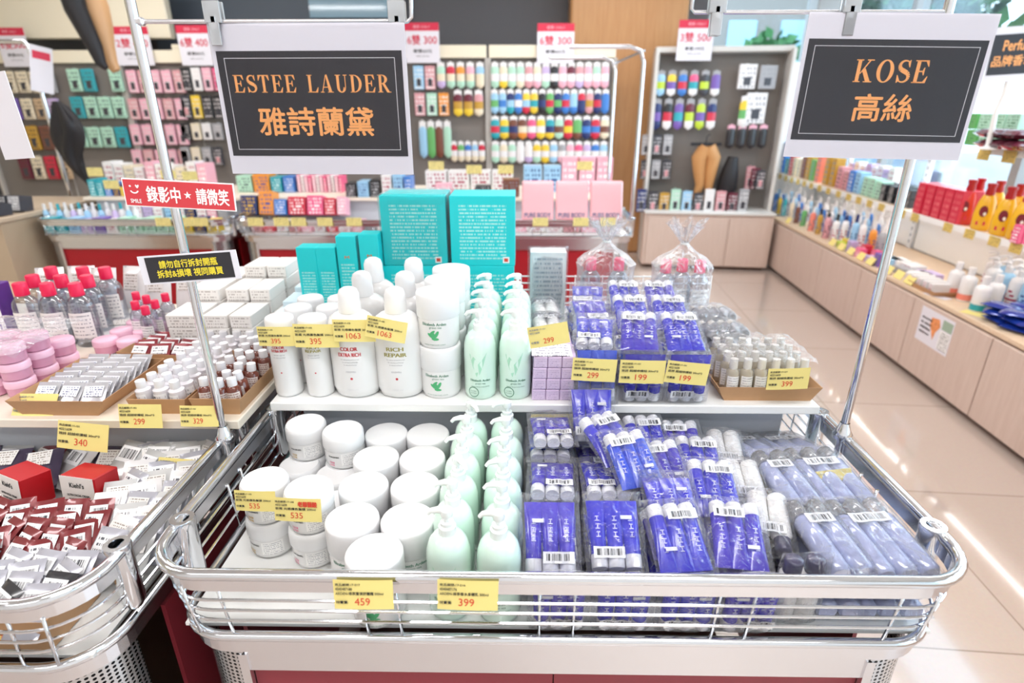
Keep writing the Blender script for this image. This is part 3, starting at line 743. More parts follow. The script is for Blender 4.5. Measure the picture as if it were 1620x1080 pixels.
CREAM_JAR = make_cream_jar()
GLOT = mat('pale_green_lotion', 'd8f1e3', .22, coat=.5)
PUMPW = mat('translucent_pump', 'f2f6f4', .25, coat=.4)
def pump_head(mb, z, s=1, ang=0):
    mb.at(TR(0, 0, z) @ RZ(ang))
    mb.lathe([(.0135*s, -.004), (.0135*s, .012*s), (.010*s, .014*s), (.0105*s, .020*s)], 16).lathe([(.0035*s, .018*s), (.0035*s, .032*s)], 8)
    mb.lathe([(.0085*s, .030*s), (.0095*s, .034*s), (.009*s, .042*s), (.004*s, .0445*s), (0, .0445*s)], 14)
    mb.tube([(0, 0, .039*s), (-.012*s, 0, .040*s), (-.024*s, 0, .037*s), (-.029*s, 0, .031*s)], [.0065*s, .0055*s, .0042*s, .0035*s], 8)
def make_lotion():
    t = thing('pump_bottle', 'pump bottle', 'pump bottle'); R = .0345
    MB().lathe([(R*.80, 0), (R*.94, .004), (R, .014), (R, .108), (R*.97, .122), (R*.86, .136), (R*.66, .146), (R*.42, .151)], 28).build('body', GLOT, t)
    mb = MB(); pump_head(mb, .152, 1.0); mb.build('pump', PUMPW, t)
    mb = MB(); r = R*1.006
    mb.mat(1).cylpoly([(-.020, .108), (-.013, .082), (-.004, .056), (.004, .080), (-.008, .100)], r).cylpoly([(.002, .060), (.011, .084), (.019, .112), (.010, .098), (-.001, .085)], r*1.001)
    mb.mat(0).cyltext('Elizabeth Arden', .048, .044, .0052, r*1.003, .02, .1).cyltext('green tea', .040, .022, .0042, r*1.003, 0, .1).cyltext('honey drops body lotion', .033, .040, .0030, r*1.003, 0, .1)
    mb.build('label', [DGREEN, mat('pale_green_ink', 'a9dcc0')], t); return t
LOTION = Proto(make_lotion())
def make_lotion_seal():
    t = make_lotion(); mb = MB(); r = .0345*1.012; pts = [2*PI*i/18 for i in range(19)]
    for a, b in zip(pts, pts[1:]):
        mb.cylpoly([(-.012+.0105*math.cos(a), .020+.0105*math.sin(a)), (-.012+.012*math.cos(a), .020+.012*math.sin(a)), (-.012+.012*math.cos(b), .020+.012*math.sin(b)), (-.012+.0105*math.cos(b), .020+.0105*math.sin(b))], r)
    mb.cyltext('Your Skin', .0225, .013, .0026, r, 0, -.36).cyltext('Your Bottle', .0175, .015, .0026, r, 0, -.36)
    mb.build('round_seal', DGREEN, t); return Proto(t)
LOTION_SEAL = make_lotion_seal()
def make_shampoo(l1, l2, ink):
    t = thing('shampoo_bottle', 'bottle', 'bottle'); R = .051
    MB().lathe([(R*.70, 0), (R*.9, .005), (R*1.0, .022), (R*1.0, .150), (R*.97, .165), (R*.86, .178), (R*.62, .187), (R*.42, .190)], 32, sy=.8).build('body', JAR, t)
    MB().lathe([(R*.46, .189), (R*.46, .205), (R*.43, .212), (R*.43, .226), (R*.36, .236), (R*.2, .241), (0, .242)], 24).build('cap', LID, t)
    mb = MB(); r = R*1.005; ry = r*.8
    mb.mat(1).cyltext(l1, .118, .036, .0085, r, .06, 0, ry).cyltext(l2, .105, .048, .0085, r, .06, 0, ry)
    mb.mat(0)
    for k in range(3): mb.cyltext('for coloured and fine hair', .094-.006*k, .040-.006*k, .0028, r, 0, 0, ry)
    mb.cyltext('GOLDWELL', .066, .022, .0032, r, 0, 0, ry)
    mb.mat(2).cylpoly([(.0028*math.cos(q), .050+.0028*math.sin(q)) for q in [2*PI*i/10 for i in range(10)]], r*1.002, ry*1.002)
    mb.mat(3).cyltext('1000 ml', .024, .022, .004, r, 0, 0, ry)
    mb.build('label', [GREYI, ink, REDI, mat('pale_grey_ink', 'd4d4d6')], t); return Proto(t)
SH_RED = make_shampoo('COLOR', 'EXTRA RICH', REDI); SH_OLV = make_shampoo('RICH', 'REPAIR', OLIVE)
def make_tall(l1, l2, ink):
    t = thing('conditioner_bottle', 'bottle', 'bottle'); R = .0295
    MB().lathe([(R*.8, 0), (R*.96, .003), (R, .008), (R, .138)], 24).build('body', JAR, t)
    MB().lathe([(R*1.01, .139), (R*1.01, .172), (R*.96, .177), (R*.86, .179), (0, .179)], 24).build('cap', LID, t)
    mb = MB(); r = R*1.008
    mb.mat(1).cyltext(l1, .118, .026, .0060, r, .05).cyltext(l2, .110, .034, .0060, r, .05)
    mb.mat(0).cyltext('serum spray', .100, .024, .003, r).cyltext('for coloured hair', .095, .026, .0028, r).mat(2).cylpoly([(.0018*math.cos(q), .060+.0018*math.sin(q)) for q in [2*PI*i/8 for i in range(8)]], r*1.002)
    mb.build('label', [GREYI, ink, REDI], t); return Proto(t)
TALL_RED = make_tall('COLOR', 'EXTRA RICH', REDI); TALL_OLV = make_tall('RICH', 'REPAIR', OLIVE)
TURQ = mat('turquoise_carton', '16ced2', .35); TURQP = print_mat('turquoise_print', '16ced2', 'a4e4e0', 16, 44, .44, .4, .5)
def carton(name, label, cat, c, d, base, pr=None, front=(.86, .86), group=None, rot=(0, 0, 0), ch=.0015, extra=None):
    """printed carton standing on its base at c"""
    t = thing(name, label, cat, c, rot, group)
    MB().box((0, 0, d[2]/2), d, ch).build('box', base, t)
    if pr:
        W, H = d[0]*front[0], d[2]*front[1]; mb = MB().at(TR(0, -d[1]/2-.0006, d[2]/2) @ STAND)
        mb.quad((-W/2, -H/2, 0), (W/2, -H/2, 0), (W/2, H/2, 0), (-W/2, H/2, 0)); mb.build('front_print', pr, t)
    if extra: extra(t)
    return t
# ---- blue tubes in cellophane
BLUE = mat('royal_blue_tube', '2420cf', .22, coat=.6, var=.12, bscale=30); BLUE2 = mat('violet_blue_tube', '4028c8', .22, coat=.6, var=.12, bscale=30)
BLUE3 = mat('bright_blue_tube', '0f48dd', .22, coat=.6, var=.1)
WINK = mat('white_print_ink', 'dfe0ff', .5)
CAPW = mat('white_cap_plastic', 'f0f0f4', .3)
def tube_mesh(col, L=.088, r=.0125):
    mb = MB()
    def fn(u, v):
        k = v**1.4; rx = r*(1-k)+.0150*k; ry = r*(1-k)+.0012*k; a = 2*PI*u
        return (rx*math.cos(a), v*L, r+ry*math.sin(a)*1.0 - (r-ry)*.35*k)
    mb.grid(fn, 12, 6)
    mb.mat(1)
    for k in range(3):   # vertical white characters on the tube
        a = .7-.04*k; y0 = L*(.30+.15*k)
        mb.box((0, y0, 2*r-.0006-.0022*k), (.007, .0014, .0008)).box((0, y0+.004, 2*r-.0008-.0024*k), (.0014, .006, .0008)).box((0, y0+.007, 2*r-.0010-.0026*k), (.006, .0012, .0008))
    return mb.mesh('tube', [col, WINK])
def cap_mesh(r=.0128, L=.019):
    return MB().at(RX(PI/2) @ TR(0, r, 0)).lathe([(r*.98, -.001), (r, .001), (r, L-.002), (r*.93, L), (r*.5, L*.985), (0, L*.98)], 16).mesh('cap', [CAPW])
_cap = cap_mesh()
def film_mesh(w, l, h, seed, y0=0):
    mb = MB().at(TR(0, y0, -.001)); mb.pillow(w, l, h, 9, 11, .004, seed, .5); return mb.mesh('film', [FILM])
def make_tube_pack(col, seed):
    t = thing('tube_pack', 'pack of tubes', 'tube pack'); me = tube_mesh(col)
    for k in (-1, 0, 1):
        o = obj('tube', me, t, (k*.0262, -.035, .002), (0, 0, .01*((seed*k) % 3-1))); obj('cap', _cap, o)
    rnd = random.Random(seed); x = -.012 if seed % 2 else .012
    mb = MB().grid(lambda u, v: (x+(u-.5)*.048, -.033+(v-.5)*.017, .0295+.0010*math.cos(u*14)), 8, 1); mb.build('barcode_sticker', BARC, t)
    MB().box((-x*1.6, .022, .0255), (.018, .006, .0006)).build('white_sticker', CAPW, t)
    obj('film', film_mesh(.096, .135, .033, seed*3.1), t); return Proto(t)
TP = [make_tube_pack(c, i+1) for i, c in enumerate([BLUE, BLUE2, BLUE, BLUE3])]
LAV = mat('lavender_clear_bottle', 'cdd6ff', .08, trans=.3, coat=.5); CLR = mat('clear_plastic', 'eef0f6', .08, trans=.75, coat=.3)
def make_bottle_pack(col, capm, n, r, L, seed, lab):
    t = thing('bottle_pack', 'pack', 'bottle pack')
    b = MB().at(RX(-PI/2)).lathe([(r*.8, 0), (r, .004), (r, L*.72), (r*.8, L*.76), (r*.5, L*.79)], 16).mesh('bottle', [col])
    c = MB().at(RX(-PI/2)).lathe([(r*.8, L*.78), (r*.82, L*.80), (r*.82, L*.98), (r*.7, L), (0, L)], 16).mesh('cap', [capm])
    for k in range(n):
        o = obj('bottle', b, t, ((k-(n-1)/2)*2.04*r, -L/2, r+.001)); obj('cap', c, o)
    w = n*2.04*r
    if lab: MB().grid(lambda u, v: ((u-.5)*w*.62, L*.18+(v-.5)*.02, 2*r+.0015+.0008*math.cos(u*13)), 8, 1).build('barcode_sticker', BARC, t)
    obj('film', film_mesh(w+.012, L+.028, 2*r+.010, seed*2.3), t); return Proto(t)
BP = [make_bottle_pack(LAV, CLR, 3, .0175, .150, 1, True), make_bottle_pack(LAV, CLR, 2, .018, .145, 2, True)]
DARKP = mat('dark_violet_cap', '3a3558', .3, coat=.4)
WP = make_bottle_pack(mat('white_tube_plastic', 'f6f5f3', .3, coat=.3), DARKP, 2, .0165, .115, 4, True)
CARDW = mat('pale_gold_liquid', 'c9b48e', .15, trans=.3, coat=.5)

# ---- yellow price tickets
def ticket(label, c, w, price, lines, rot=(0, 0, 0), hr=.56, pre='特賣價:', extra=None, faded=False):
    h = w*hr
    mb = MB().at(STAND).grid(lambda u, v: ((u-.5)*w, (v-.5)*h, .0015*math.sin(u*PI)), 6, 1, False)
    mb.mat(0).grid(lambda u, v: ((u-.5)*w, (v-.5)*h, .0015*math.sin(u*PI)-.0006), 6, 1, False)
    mb.mat(1).at(STAND @ TR(0, 0, .0022))
    y = h*.36
    for i, (s_, k) in enumerate(lines):
        mb.text(s_, -w*.46+w*k/2, y, w*k, h*(.085 if i < 2 else .105), .006); y -= h*.15
    mb.text(pre, -w*.36, -h*.24, w*.20, h*.10, .01); mb.mat(2).text(price, -w*.02, -h*.22, w*.09*len(price)*.95, h*.25, .0)
    if extra: mb.text(extra, w*.22, h*.27, w*.40, h*.22, .03)
    o = mb.build('price_ticket', [YEL, GREYI if faded else BLK, RED], None, c, rot); return tag(o, label, 'price ticket')
# ------------------------------------------------------------------ middle basket: jars
F = FLZ
TJ = 'two-high stack'
for (px, py, k, lab) in [(415, 757, 0, 'left front'), (485, 771, 1, 'right front'), (481, 668, 0, 'back left'), (540, 679, 1, 'back right')]:
    p = atz(px, py, F+.146)
    JARS[k].put((p.x, p.y, F), (0, 0, 0), 'small white hair mask jar, bottom of the %s stack of two' % lab, 'small white hair mask jars')
    JARS[k].put((p.x+.002, p.y+.001, F+.0727), (0, 0, .2), 'small white hair mask jar, top of the %s stack of two' % lab, 'small white hair mask jars')
for (px, py, k, lab) in [(473, 733, 0, 'standing alone between the left front and back stacks'), (531, 748, 1, 'standing alone against the large cream jars'), (528, 800, 1, 'half hidden behind the right front stack')]:
    p = atz(px, py, F+.073); JARS[k].put((p.x, p.y+(.01 if px == 528 else 0), F), (0, 0, -.2), 'small white hair mask jar %s' % lab, 'small white hair mask jars')
rows = [(.692, [592]), (.770, [557, 645]), (.862, [575, 657]), (.952, [595, 668]), (1.042, [611, 677])]
lz = F+.1165
for r, (d, xs) in enumerate(rows):
    for c, px in enumerate(xs):
        x = aty(px, 540+904*math.tan(math.atan((1.5-lz)/d)-PITCH), d).x
        side = '' if len(xs) == 1 else (', left column' if c == 0 else ', right column')
        CREAM_JAR.put((x, d, F), (0, 0, random.uniform(-.4, .2)), 'large white body cream jar in the basket, %s row from the front%s' % (ORD[r], side), 'large white cream jars in the basket')
k = 0
for c, (x0, y0) in enumerate([(-.108, .698), (-.030, .692)]):
    for r in range(6 if c == 0 else 6):
        y = y0+r*.0695
        if y > 1.04: y = 1.038
        lab = 'pale green pump bottle in the basket, %s row from the front, %s column' % (ORD[r], ('left', 'right')[c])
        LOTION.put((x0+random.uniform(-.002, .002)+r*.0012, y, F), (0, 0, random.choice([-.1, .15, .1, -.25, 2.2 if r % 3 == 2 else 0])), lab, 'pale green pump bottles in the basket')
# ---- shelf, left half
for i, (px, pr) in enumerate([(457, TALL_RED), (507, TALL_OLV)]):
    nm = ('left', 'right')[i]
    for r in range(3):
        d = 1.130+r*.068; x = aty(px, 600, 1.13).x + .012*(r > 0)
        pr.put((x+r*.004, d, SZ), (0, 0, .1*i), 'slim white bottle with %s lettering, %s row from the shelf edge' % (('red', 'olive')[i], ORD[r]), 'slim white bottles on the riser')
for i, (px, pr) in enumerate([(566, SH_RED), (635, SH_OLV)]):
    for r in range(3):
        d = 1.135+r*.098; x = aty(px, 600, 1.135).x + (.003*r)
        pr.put((x, d, SZ), (0, 0, 0), 'big white shampoo bottle with %s lettering, %s from the shelf edge' % (('red', 'olive')[i], ORD[r]), 'big white shampoo bottles on the riser', (1, 1, 1+.03*r))
xj = aty(698, 600, 1.135).x
for r in range(3):
    for lv in range(2):
        CREAM_JAR.put((xj+.004*r, 1.140+r*.094, SZ+.1168*lv), (0, 0, -.35+.1*r), 'large white cream jar on the riser, %s of the stack %s from the shelf edge' % (('bottom', 'top')[lv], ORD[r]), 'large white cream jars on the riser')
for c, px in enumerate([760, 815]):
    x = aty(px, 590, 1.125).x
    for r in range(5):
        (LOTION_SEAL if r == 0 else LOTION).put((x+.001*r, 1.128+r*.071, SZ), (0, 0, -.05 if r < 3 else .2), 'pale green pump bottle on the riser, %s from the shelf edge, %s column' % (ORD[r], ('left', 'right')[c]), 'pale green pump bottles on the riser')
# turquoise cartons
def tq_extra(w, h, d):
    def f(t):
        mb = MB().at(TR(0, -d/2-.0010, 0) @ STAND); mb.box((w*.36, h*.09, 0), (w*.10, h*.09, .0004)); mb.mat(1).box((w*.36, h*.09, .0005), (w*.06, h*.05, .0004)); mb.build('mark', [WHITEP, RED], t)
    return f
bx = [(653, 303, 'upper left', True), (763, 308, 'upper right', False)]
for px, yt, l, wrap in bx:
    x = aty(px, 355, 1.50).x
    t = carton('turquoise_carton', 'large turquoise carton, %s of the four at the back of the riser' % l, 'carton', (x, 1.575, SZ+.19), (.172, .13, .185), TURQ, TURQP, (.84, .80), 'large turquoise cartons', extra=tq_extra(.172, .185, .13))
    if wrap: obj('film', MB().box((0, 0, .0935), (.182, .140, .192), .006).mesh('film', [film_mat('thin_wrap', 'ffffff', 0, 14, 1.0, .45, .5)]), t)
    carton('turquoise_carton', 'large turquoise carton, %s of the four at the back of the riser' % l.replace('upper', 'lower'), 'carton', (x-.005, 1.575, SZ), (.176, .135, .19), TURQ, TURQP, (.84, .80), 'large turquoise cartons')
LOGO = mat('copper_mark', 'c78a5a')
def tsmall(x, y, z, h, l, lo):
    def ex(t):
        MB().at(TR(0, -.0285, h*.80) @ STAND).text('M', 0, 0, .012, .007, .02).build('mark', LOGO, t)
    carton('turquoise_carton', l, 'carton', (x, y, z), (.052, .055, h), TURQ, TURQP, (.8, .5), 'small turquoise cartons', extra=ex if lo else None)
for px, py, h, l in [(482, 392, .225, 'slim turquoise carton at the left end of the carton row'), (513, 392, .225, 'slim turquoise carton second from the left end'),
                     (545, 374, .250, 'taller slim turquoise carton third from the left end'), (581, 371, .255, 'taller slim turquoise carton beside the large ones')]:
    p = aty(px, py, 1.47); tsmall(p.x, 1.50, SZ, p.z-SZ, l, h > .24)
# clear printed box, gathered gift bags
p = aty(865, 490, 1.64)
t = carton('gift_box', 'tall clear printed gift box left of the gathered bags', 'gift box', (p.x, 1.64, SZ), (.104, .06, .205), mat('silvery_print', 'e6e6e6', .3, var=.2, bscale=25), print_mat('silver_box_print', 'ececec', 'b4bcc4', 14, 26), (.9, .9))
obj('film', MB().at(RX(PI/2) @ TR(0, .105, -.035)).pillow(.118, .222, .072, 8, 10, .004, 9, .3).mesh('film', [FILM]), t)
PINKC = mat('pink_cap', 'f04f78', .35); CLB = mat('clear_bottle_plastic', 'e6eaf2', .06, trans=.9); LIQ = film_mat('clear_liquid_body', 'e9edf4', .10, 6, .15)
def make_clear_bottle(capm, h=.185, w=.031):
    t = thing('micellar_bottle', 'clear bottle', 'bottle')
    MB().lathe([(w*.86, 0), (w, .004), (w, h*.62), (w*.92, h*.70), (w*.66, h*.77), (w*.40, h*.81)], 20, sy=.75).build('body', LIQ, t)
    MB().lathe([(w*.40, h*.80), (w*.50, h*.81), (w*.48, h*.985), (w*.42, h), (0, h)], 18).build('cap', capm, t)
    mb = MB().patch(w*1.01, h*.14, h*.56, -.95, .95, 8, w*.77); mb.build('label', PRINT_GREY, t)
    return Proto(t)
CBP = make_clear_bottle(PINKC)
BAGF = film_mat('bag_cellophane', 'fdfdff', .07, 26, 1.0, .9, .45)
def bag(x, y, w, d, h, label, seed):
    t = thing('gift_bag', label, 'gift bag', (x, y, SZ)); mb = MB(); n = 30
    def fn(u, v):
        a = 2*PI*u
        if v < .62: k = v/.62; rx, ry = w/2*(1-.04*k), d/2*(1-.04*k); z = h*.58*k; sq = .45
        elif v < .82: k = (v-.62)/.2; e = 1-k*k*(3-2*k); rx, ry = .010+(w/2-.010)*e, .010+(d/2-.010)*e; z = h*(.58+.22*k); sq = .45*e
        else: k = (v-.82)/.18; rx = .010+.036*k; ry = .010+.022*k; z = h*(.80+.20*k); sq = 0
        rip = 1+.10*math.sin(a*9+seed)*max(0, (v-.45)) *1.6 + (.25*math.sin(a*11+seed) if v > .86 else 0)
        c, s_ = math.cos(a), math.sin(a); q = (abs(c)**4+abs(s_)**4)**-.25; q = 1+(q-1)*sq*1.6
        return (rx*c*q*rip, ry*s_*q*rip, z+(.012*math.sin(a*5+seed) if v > .97 else 0))
    mb.grid(fn, 44, 16); mb.build('bag', BAGF, t)
    MB().lathe([(.0115, h*.785), (.0125, h*.795), (.0115, h*.805)], 12, cap=False).build('tie', WHITEP, t)
    return t
for px, n_, yb, l in [(953, 2, 498, 'left'), (1070, 3, 502, 'right')]:
    Yb = 1.625 if n_ == 2 else 1.60
    p = aty(px, yb, Yb)
    bag(p.x, Yb, .168, .125, .295, 'gathered cellophane gift bag holding clear bottles, %s of the two' % l, px)
    offs = [(-.042, 0), (.038, -.004)] if n_ == 2 else [(-.046, 0), (.004, .012), (.050, -.004)]
    for i, (dx, dy) in enumerate(offs):
        CBP.put((p.x+dx, Yb+dy, SZ+.001), (0, 0, .1*i), 'clear bottle with pink cap inside the %s gift bag, %s from the left' % (l, ORD[i]), 'clear bottles with pink caps in the gift bags')
# lilac boxes
LIL = mat('lilac_carton', 'd6bfe0', .45); LILP = print_mat('lilac_print', 'd9c6e2', 'b59fc4', 5, 20)
x0 = aty(850, 600, 1.115).x
for lv in range(4):
    for c in range(3):
        carton('lilac_carton', 'small lilac carton, %s from the left in the %s layer from the bottom' % (ORD[c], ORD[lv]), 'carton', (x0+.003+c*.0300+.001*lv, 1.135, SZ+lv*.0255), (.0292, .075, .0250), LIL, LILP, (.9, .8), 'small lilac cartons beside the pump bottles')
for c in range(3):
    carton('lilac_carton', 'small lilac carton, %s from the left in the back pile' % ORD[c], 'carton', (x0+.003+c*.0300, 1.215, SZ), (.0292, .075, .10), LIL, LILP, (.9, .8), 'small lilac cartons beside the pump bottles')
o = MB().grid(lambda u, v: (x0+.03+(u-.5)*.086, 1.135+(v-.5)*.07, SZ+.1028+.001*math.cos(u*9)), 8, 1).build('white_sheet', print_mat('white_wrap_print', 'f2f0f4', 'a7a2b4', 5, 22)); tag(o, 'white printed slip lying on top of the lilac cartons', 'paper slip')
# ---- blue packs on the riser: standing front row, flat piles behind
def P3(k, x, y, z, rx, rz, lab, grp): TP[k].put((x, y, z), (rx, 0, rz), lab, grp)
G1 = 'blue tube packs on the riser'
cx = [aty(px, 590, 1.11).x for px in (942, 1015, 1085)]
for c, x in enumerate(cx):
    nm = ('left', 'middle', 'right')[c]
    P3([3, 0, 0][c], x, 1.105, SZ+.062, math.radians(98 if c else 82), 0, 'blue three-tube pack standing at the riser edge, %s of the three' % nm, G1)
    for r, d in enumerate((1.205, 1.335, 1.465)):
        for lv in range(3):
            P3((c+r+lv) % 4, x+.004*r, d, SZ+.001+lv*.031, 0, PI if (c+lv) % 2 else 0, 'blue tube pack in the %s pile on the riser, %s layer, %s row back' % (nm, ('bottom', 'middle', 'top')[lv], ORD[r]), G1)
        P3((c+r) % 3, x+.006*r+.004, d-.015, SZ+.112, math.radians(-24 if c else 16), (PI if c else 0)+random.uniform(-.15, .15), 'blue tube pack lying tilted on the %s riser pile, %s row back' % (nm, ORD[r]), G1)
# extra packs left of those, above the lilac cartons
for r, d in enumerate((1.32, 1.44)):
    for lv in range(3): WP.put((cx[0]-.095, d, SZ+.001+lv*.036), (0, 0, .1), 'white and violet twin pack behind the lilac cartons, %s layer, %s row' % (ORD[lv], ORD[r]), 'white and violet twin packs')
# ---- tray of vials
def cardtray(label, x, y, z, w, d, h, rz=0, flare=.018, name='cardboard_tray'):
    t = thing(name, label, 'tray', (x, y, z), (0, 0, rz)); mb = MB()
    mb.box((0, 0, .001), (w, d, .002))
    b = [(-w/2, -d/2), (w/2, -d/2), (w/2, d/2), (-w/2, d/2)]; tp = [(-w/2-flare, -d/2-flare*.3), (w/2+flare, -d/2-flare*.3), (w/2+flare, d/2+flare*.3), (-w/2-flare, d/2+flare*.3)]
    for i in range(4):
        j = (i+1) % 4; a, b_ = b[i], b[j]; c, e = tp[j], tp[i]
        for o_ in (0, .0016):
            k = 1-o_*10
            mb.add([(a[0]*k, a[1]*k, 0), (b_[0]*k, b_[1]*k, 0), (c[0]*k, c[1]*k, h), (e[0]*k, e[1]*k, h)], [(0, 1, 2, 3)])
        mb.add([(e[0], e[1], h), (c[0], c[1], h), (c[0]*.984, c[1]*.984, h), (e[0]*.984, e[1]*.984, h)], [(0, 1, 2, 3)])
    mb.build('tray_body', CARD, t); return t
xt = aty(1202, 625, 1.14).x
cardtray('low brown cardboard tray at the right end of the middle riser', xt, 1.185, SZ, .185, .165, .034)
def make_vial(liq, capm, h, r, lab):
    t = thing('vial', 'vial', 'vial')
    MB().lathe([(r*.9, 0), (r, .002), (r, h*.66), (r*.55, h*.74)], 12).build('body', liq, t)
    MB().lathe([(r*.62, h*.73), (r*.66, h*.75), (r*.62, h*.98), (0, h)], 12).build('cap', capm, t)
    MB().patch(r*1.02, h*.12, h*.56, -1.1, 1.1, 6).build('label', lab, t); return Proto(t)
VIAL = make_vial(mat('clear_vial_glass', 'd9cdb8', .08, trans=.4), mat('frosted_cap', 'e6e2da', .3), .088, .0135, PRINT_GREY)
for r in range(4):
    for c in range(6):
        VIAL.put((xt-.075+c*.030, 1.120+r*.040, SZ+.003), (math.radians(-3), 0, 0), 'small vial in the right-hand tray, %s row from the front, %s from the left' % (ORD[r], ORD[c]), 'clear vials in the right-hand tray')
mb = MB().at(TR(xt, 1.185, SZ+.004)); mb.grid(lambda u, v: ((u-.5)*.19, (v-.5)*.16, .094+.008*noise.noise(Vector((u*9, v*8, 1)))-.03*max(0, abs(u-.5)*2-.8)-.03*max(0, abs(v-.5)*2-.8)), 26, 22)
tag(mb.build('cellophane_wrap', BAGF), 'crumpled cellophane over the vials in the right-hand tray', 'wrap')
VP = make_bottle_pack(CLR, mat('frosted_cap'), 4, .0125, .085, 7, False)
for r in range(2):
    for lv in range(3):
        VP.put((xt-.03+.01*r, 1.335+r*.12, SZ+.001+lv*.031), (0, 0, .12), 'clear four-vial pack behind the right-hand tray, %s layer, %s row' % (ORD[lv], ORD[r]), 'clear four-vial packs')
# ---- blue packs in the basket
G2 = 'blue tube packs in the basket'
cols = [.060, .158, .256, .350]
cn = ['beside the pump bottles', 'second from the pump bottles', 'third from the pump bottles', 'farthest from the pump bottles']
LAY = ['bottom', 'second', 'third', 'fourth', 'top']
for c, x in enumerate(cols):
    for r, d in enumerate((.775, .893, 1.008) if c < 2 else (.775, .905, 1.0)):
        for lv in range(((3, 4, 5) if c == 0 else (3, 4, 3))[r] if c < 2 else (3 if r < 2 else 2)):
            if r == 2 and c > 2: continue
            P3((c+r*2+lv) % 3 if c else (3 if (lv+r) % 3 == 2 else 1), x+.002*r+random.uniform(-.003, .003), d-.004*(lv % 2), F+.004+lv*.0325, 0, (0 if c < 2 else PI)+random.uniform(-.06, .06),
               'blue tube pack in the basket, column %s, %s layer, %s row' % (cn[c], LAY[lv], ORD[r]), G2)
    # standing against the front wires
    P3([1, 0, 0, 1][c], x+.002, .672, F+.060, math.radians(98), 0, 'blue three-tube pack standing upright behind the front wires, column %s' % cn[c], G2)
tops = [  # x, y, z, tilt, turn, kind, words
 (.050, .730, .868, 42, .05, 1, 'leaning at the front rail beside the pump bottles'), (.152, .738, .866, 34, -.10, 0, 'leaning at the front rail, second from the pump bottles'),
 (.252, .732, .860, 24, PI+.10, 0, 'lying at the front rail, third from the pump bottles'), (.350, .740, .858, 24, PI-.12, 1, 'lying at the front rail beside the white twin packs'),
 (.258, .800, .872, 20, .08, 0, 'with caps facing out on the third column, second from the front'), (.345, .850, .866, 22, PI-.06, 0, 'second from the front in the fourth column'),
 (.170, .945, .908, 22, PI+.50, 0, 'lying askew across the second column'), (.205, .890, .900, 26, PI+.30, 3, 'lying between the second and third columns'),
 (.272, .915, .866, 22, PI+.16, 1, 'third from the front in the third column'), (.352, .955, .852, 20, PI-.05, 0, 'third from the front in the fourth column'),
 (.150, 1.046, .912, 55, .06, 0, 'propped upright against the riser edge'),
 (.262, 1.030, .856, 24, PI+.1, 0, 'at the back of the third column'), (.342, 1.040, .838, 24, PI, 1, 'at the back of the fourth column')]
for x, y, z, a, rz, k, l in tops:
    a_ = math.radians(a)
    TP[k].put((x, y, z), (a_, 0, 0) if abs(rz) < .5 else (a_ if abs(rz) < .5 else -a_, 0, rz), 'blue three-tube pack %s' % l, 'blue tube packs on top of the basket pile')
# white twin packs and lavender bottle packs
for i, (x, y, z, rz) in enumerate([(.425, 1.010, F+.078, 3.0), (.420, .890, F+.084, 3.05), (.425, .792, F+.084, 2.9)]):
    for lv in range(2): WP.put((x, y+.012, F+.001+lv*.037), (0, 0, PI), 'white twin pack with violet caps, %s from the back, %s layer' % (ORD[i], ('bottom', 'middle')[lv]), 'white twin packs with violet caps')
    WP.put((x, y, z), (math.radians(-14), 0, rz), 'white twin pack with violet caps, %s from the back, lying on top' % ORD[i], 'white twin packs with violet caps')
n = 0
for c, (x, k) in enumerate([(.503, 1), (.586, 0)]):
    for r, y in enumerate((.752, .915, 1.035) if c else (.750, .905, 1.030)):
        if r == 2:
            BP[k].put((x-.012, y+.012, F+.060), (math.radians(-14), 0, .12), 'lavender bottle pack, %s column from the white packs, leaning at the back' % ORD[c], 'lavender bottle packs at the back')
            continue
        for lv in range(2):
            BP[k].put((x-.004*c, y, F+.002+lv*.041), (0, 0, 0), 'lavender bottle pack, %s column from the white packs, %s row, %s layer' % (ORD[c], ORD[r], ('bottom', 'middle')[lv]), 'lavender bottle packs')
        BP[k].put((x-.006, y-.002, F+.088), (math.radians(7), 0, .10), 'lavender bottle pack, %s column from the white packs, %s row, on top' % (ORD[c], ORD[r]), 'lavender bottle packs')
WP.put((.432, .700, F+.066), (math.radians(92), 0, .03), 'white twin pack standing upright behind the front wires', None)
# ---- tickets of the middle basket
def tk(label, px, py, Y, wpx, price, lines, ry=0, rx=0, rz=0, **kw):
    p = aty(px, py, Y); wv = (aty(px+wpx/2, py, Y)-aty(px-wpx/2, py, Y)).length
    return ticket(label, p, wv, price, lines, (rx, ry, rz), **kw)
LN = [('商品編號:17-217', .42), ('4040487180', .28), ('ARDEN-綠茶蜜滴舒體霜 500ml', .80)]
LN2 = [('商品編號:17-216', .42), ('4040487176', .28), ('ARDEN-綠茶香水身體乳 500ml', .80)]
L3 = [('商品編號:17-105', .40), ('4021609', .25), ('歌薇 光感護色髮膜 200ml', .85)]
L4 = [('商品編號:17-101', .40), ('4021609', .25), ('雅詩 超越修護組 30ml*3', .80)]
tk('yellow price ticket 459 on the front rail below the cream jars', 575, 940, .612, 94, '459', LN, rx=-.15)
tk('yellow price ticket 399 on the front rail below the pump bottles', 740, 941, .612, 96, '399', LN2, ry=.03, rx=-.15)
tk('yellow price ticket reading 535 on the left front jar stack', 404, 792, .772, 64, '535', L3, rx=-.1, ry=.03)
tk('yellow price ticket reading 535 with red handwriting', 471, 806, .735, 74, '535', L3, rx=-.1, ry=.04, extra='老態醫酸')
tk('yellow price ticket reading 395 at the left end of the riser', 437, 532, 1.092, 58, '395', L3)
tk('yellow price ticket reading 395, second from the left on the riser', 500, 531, 1.088, 70, '395', L3)
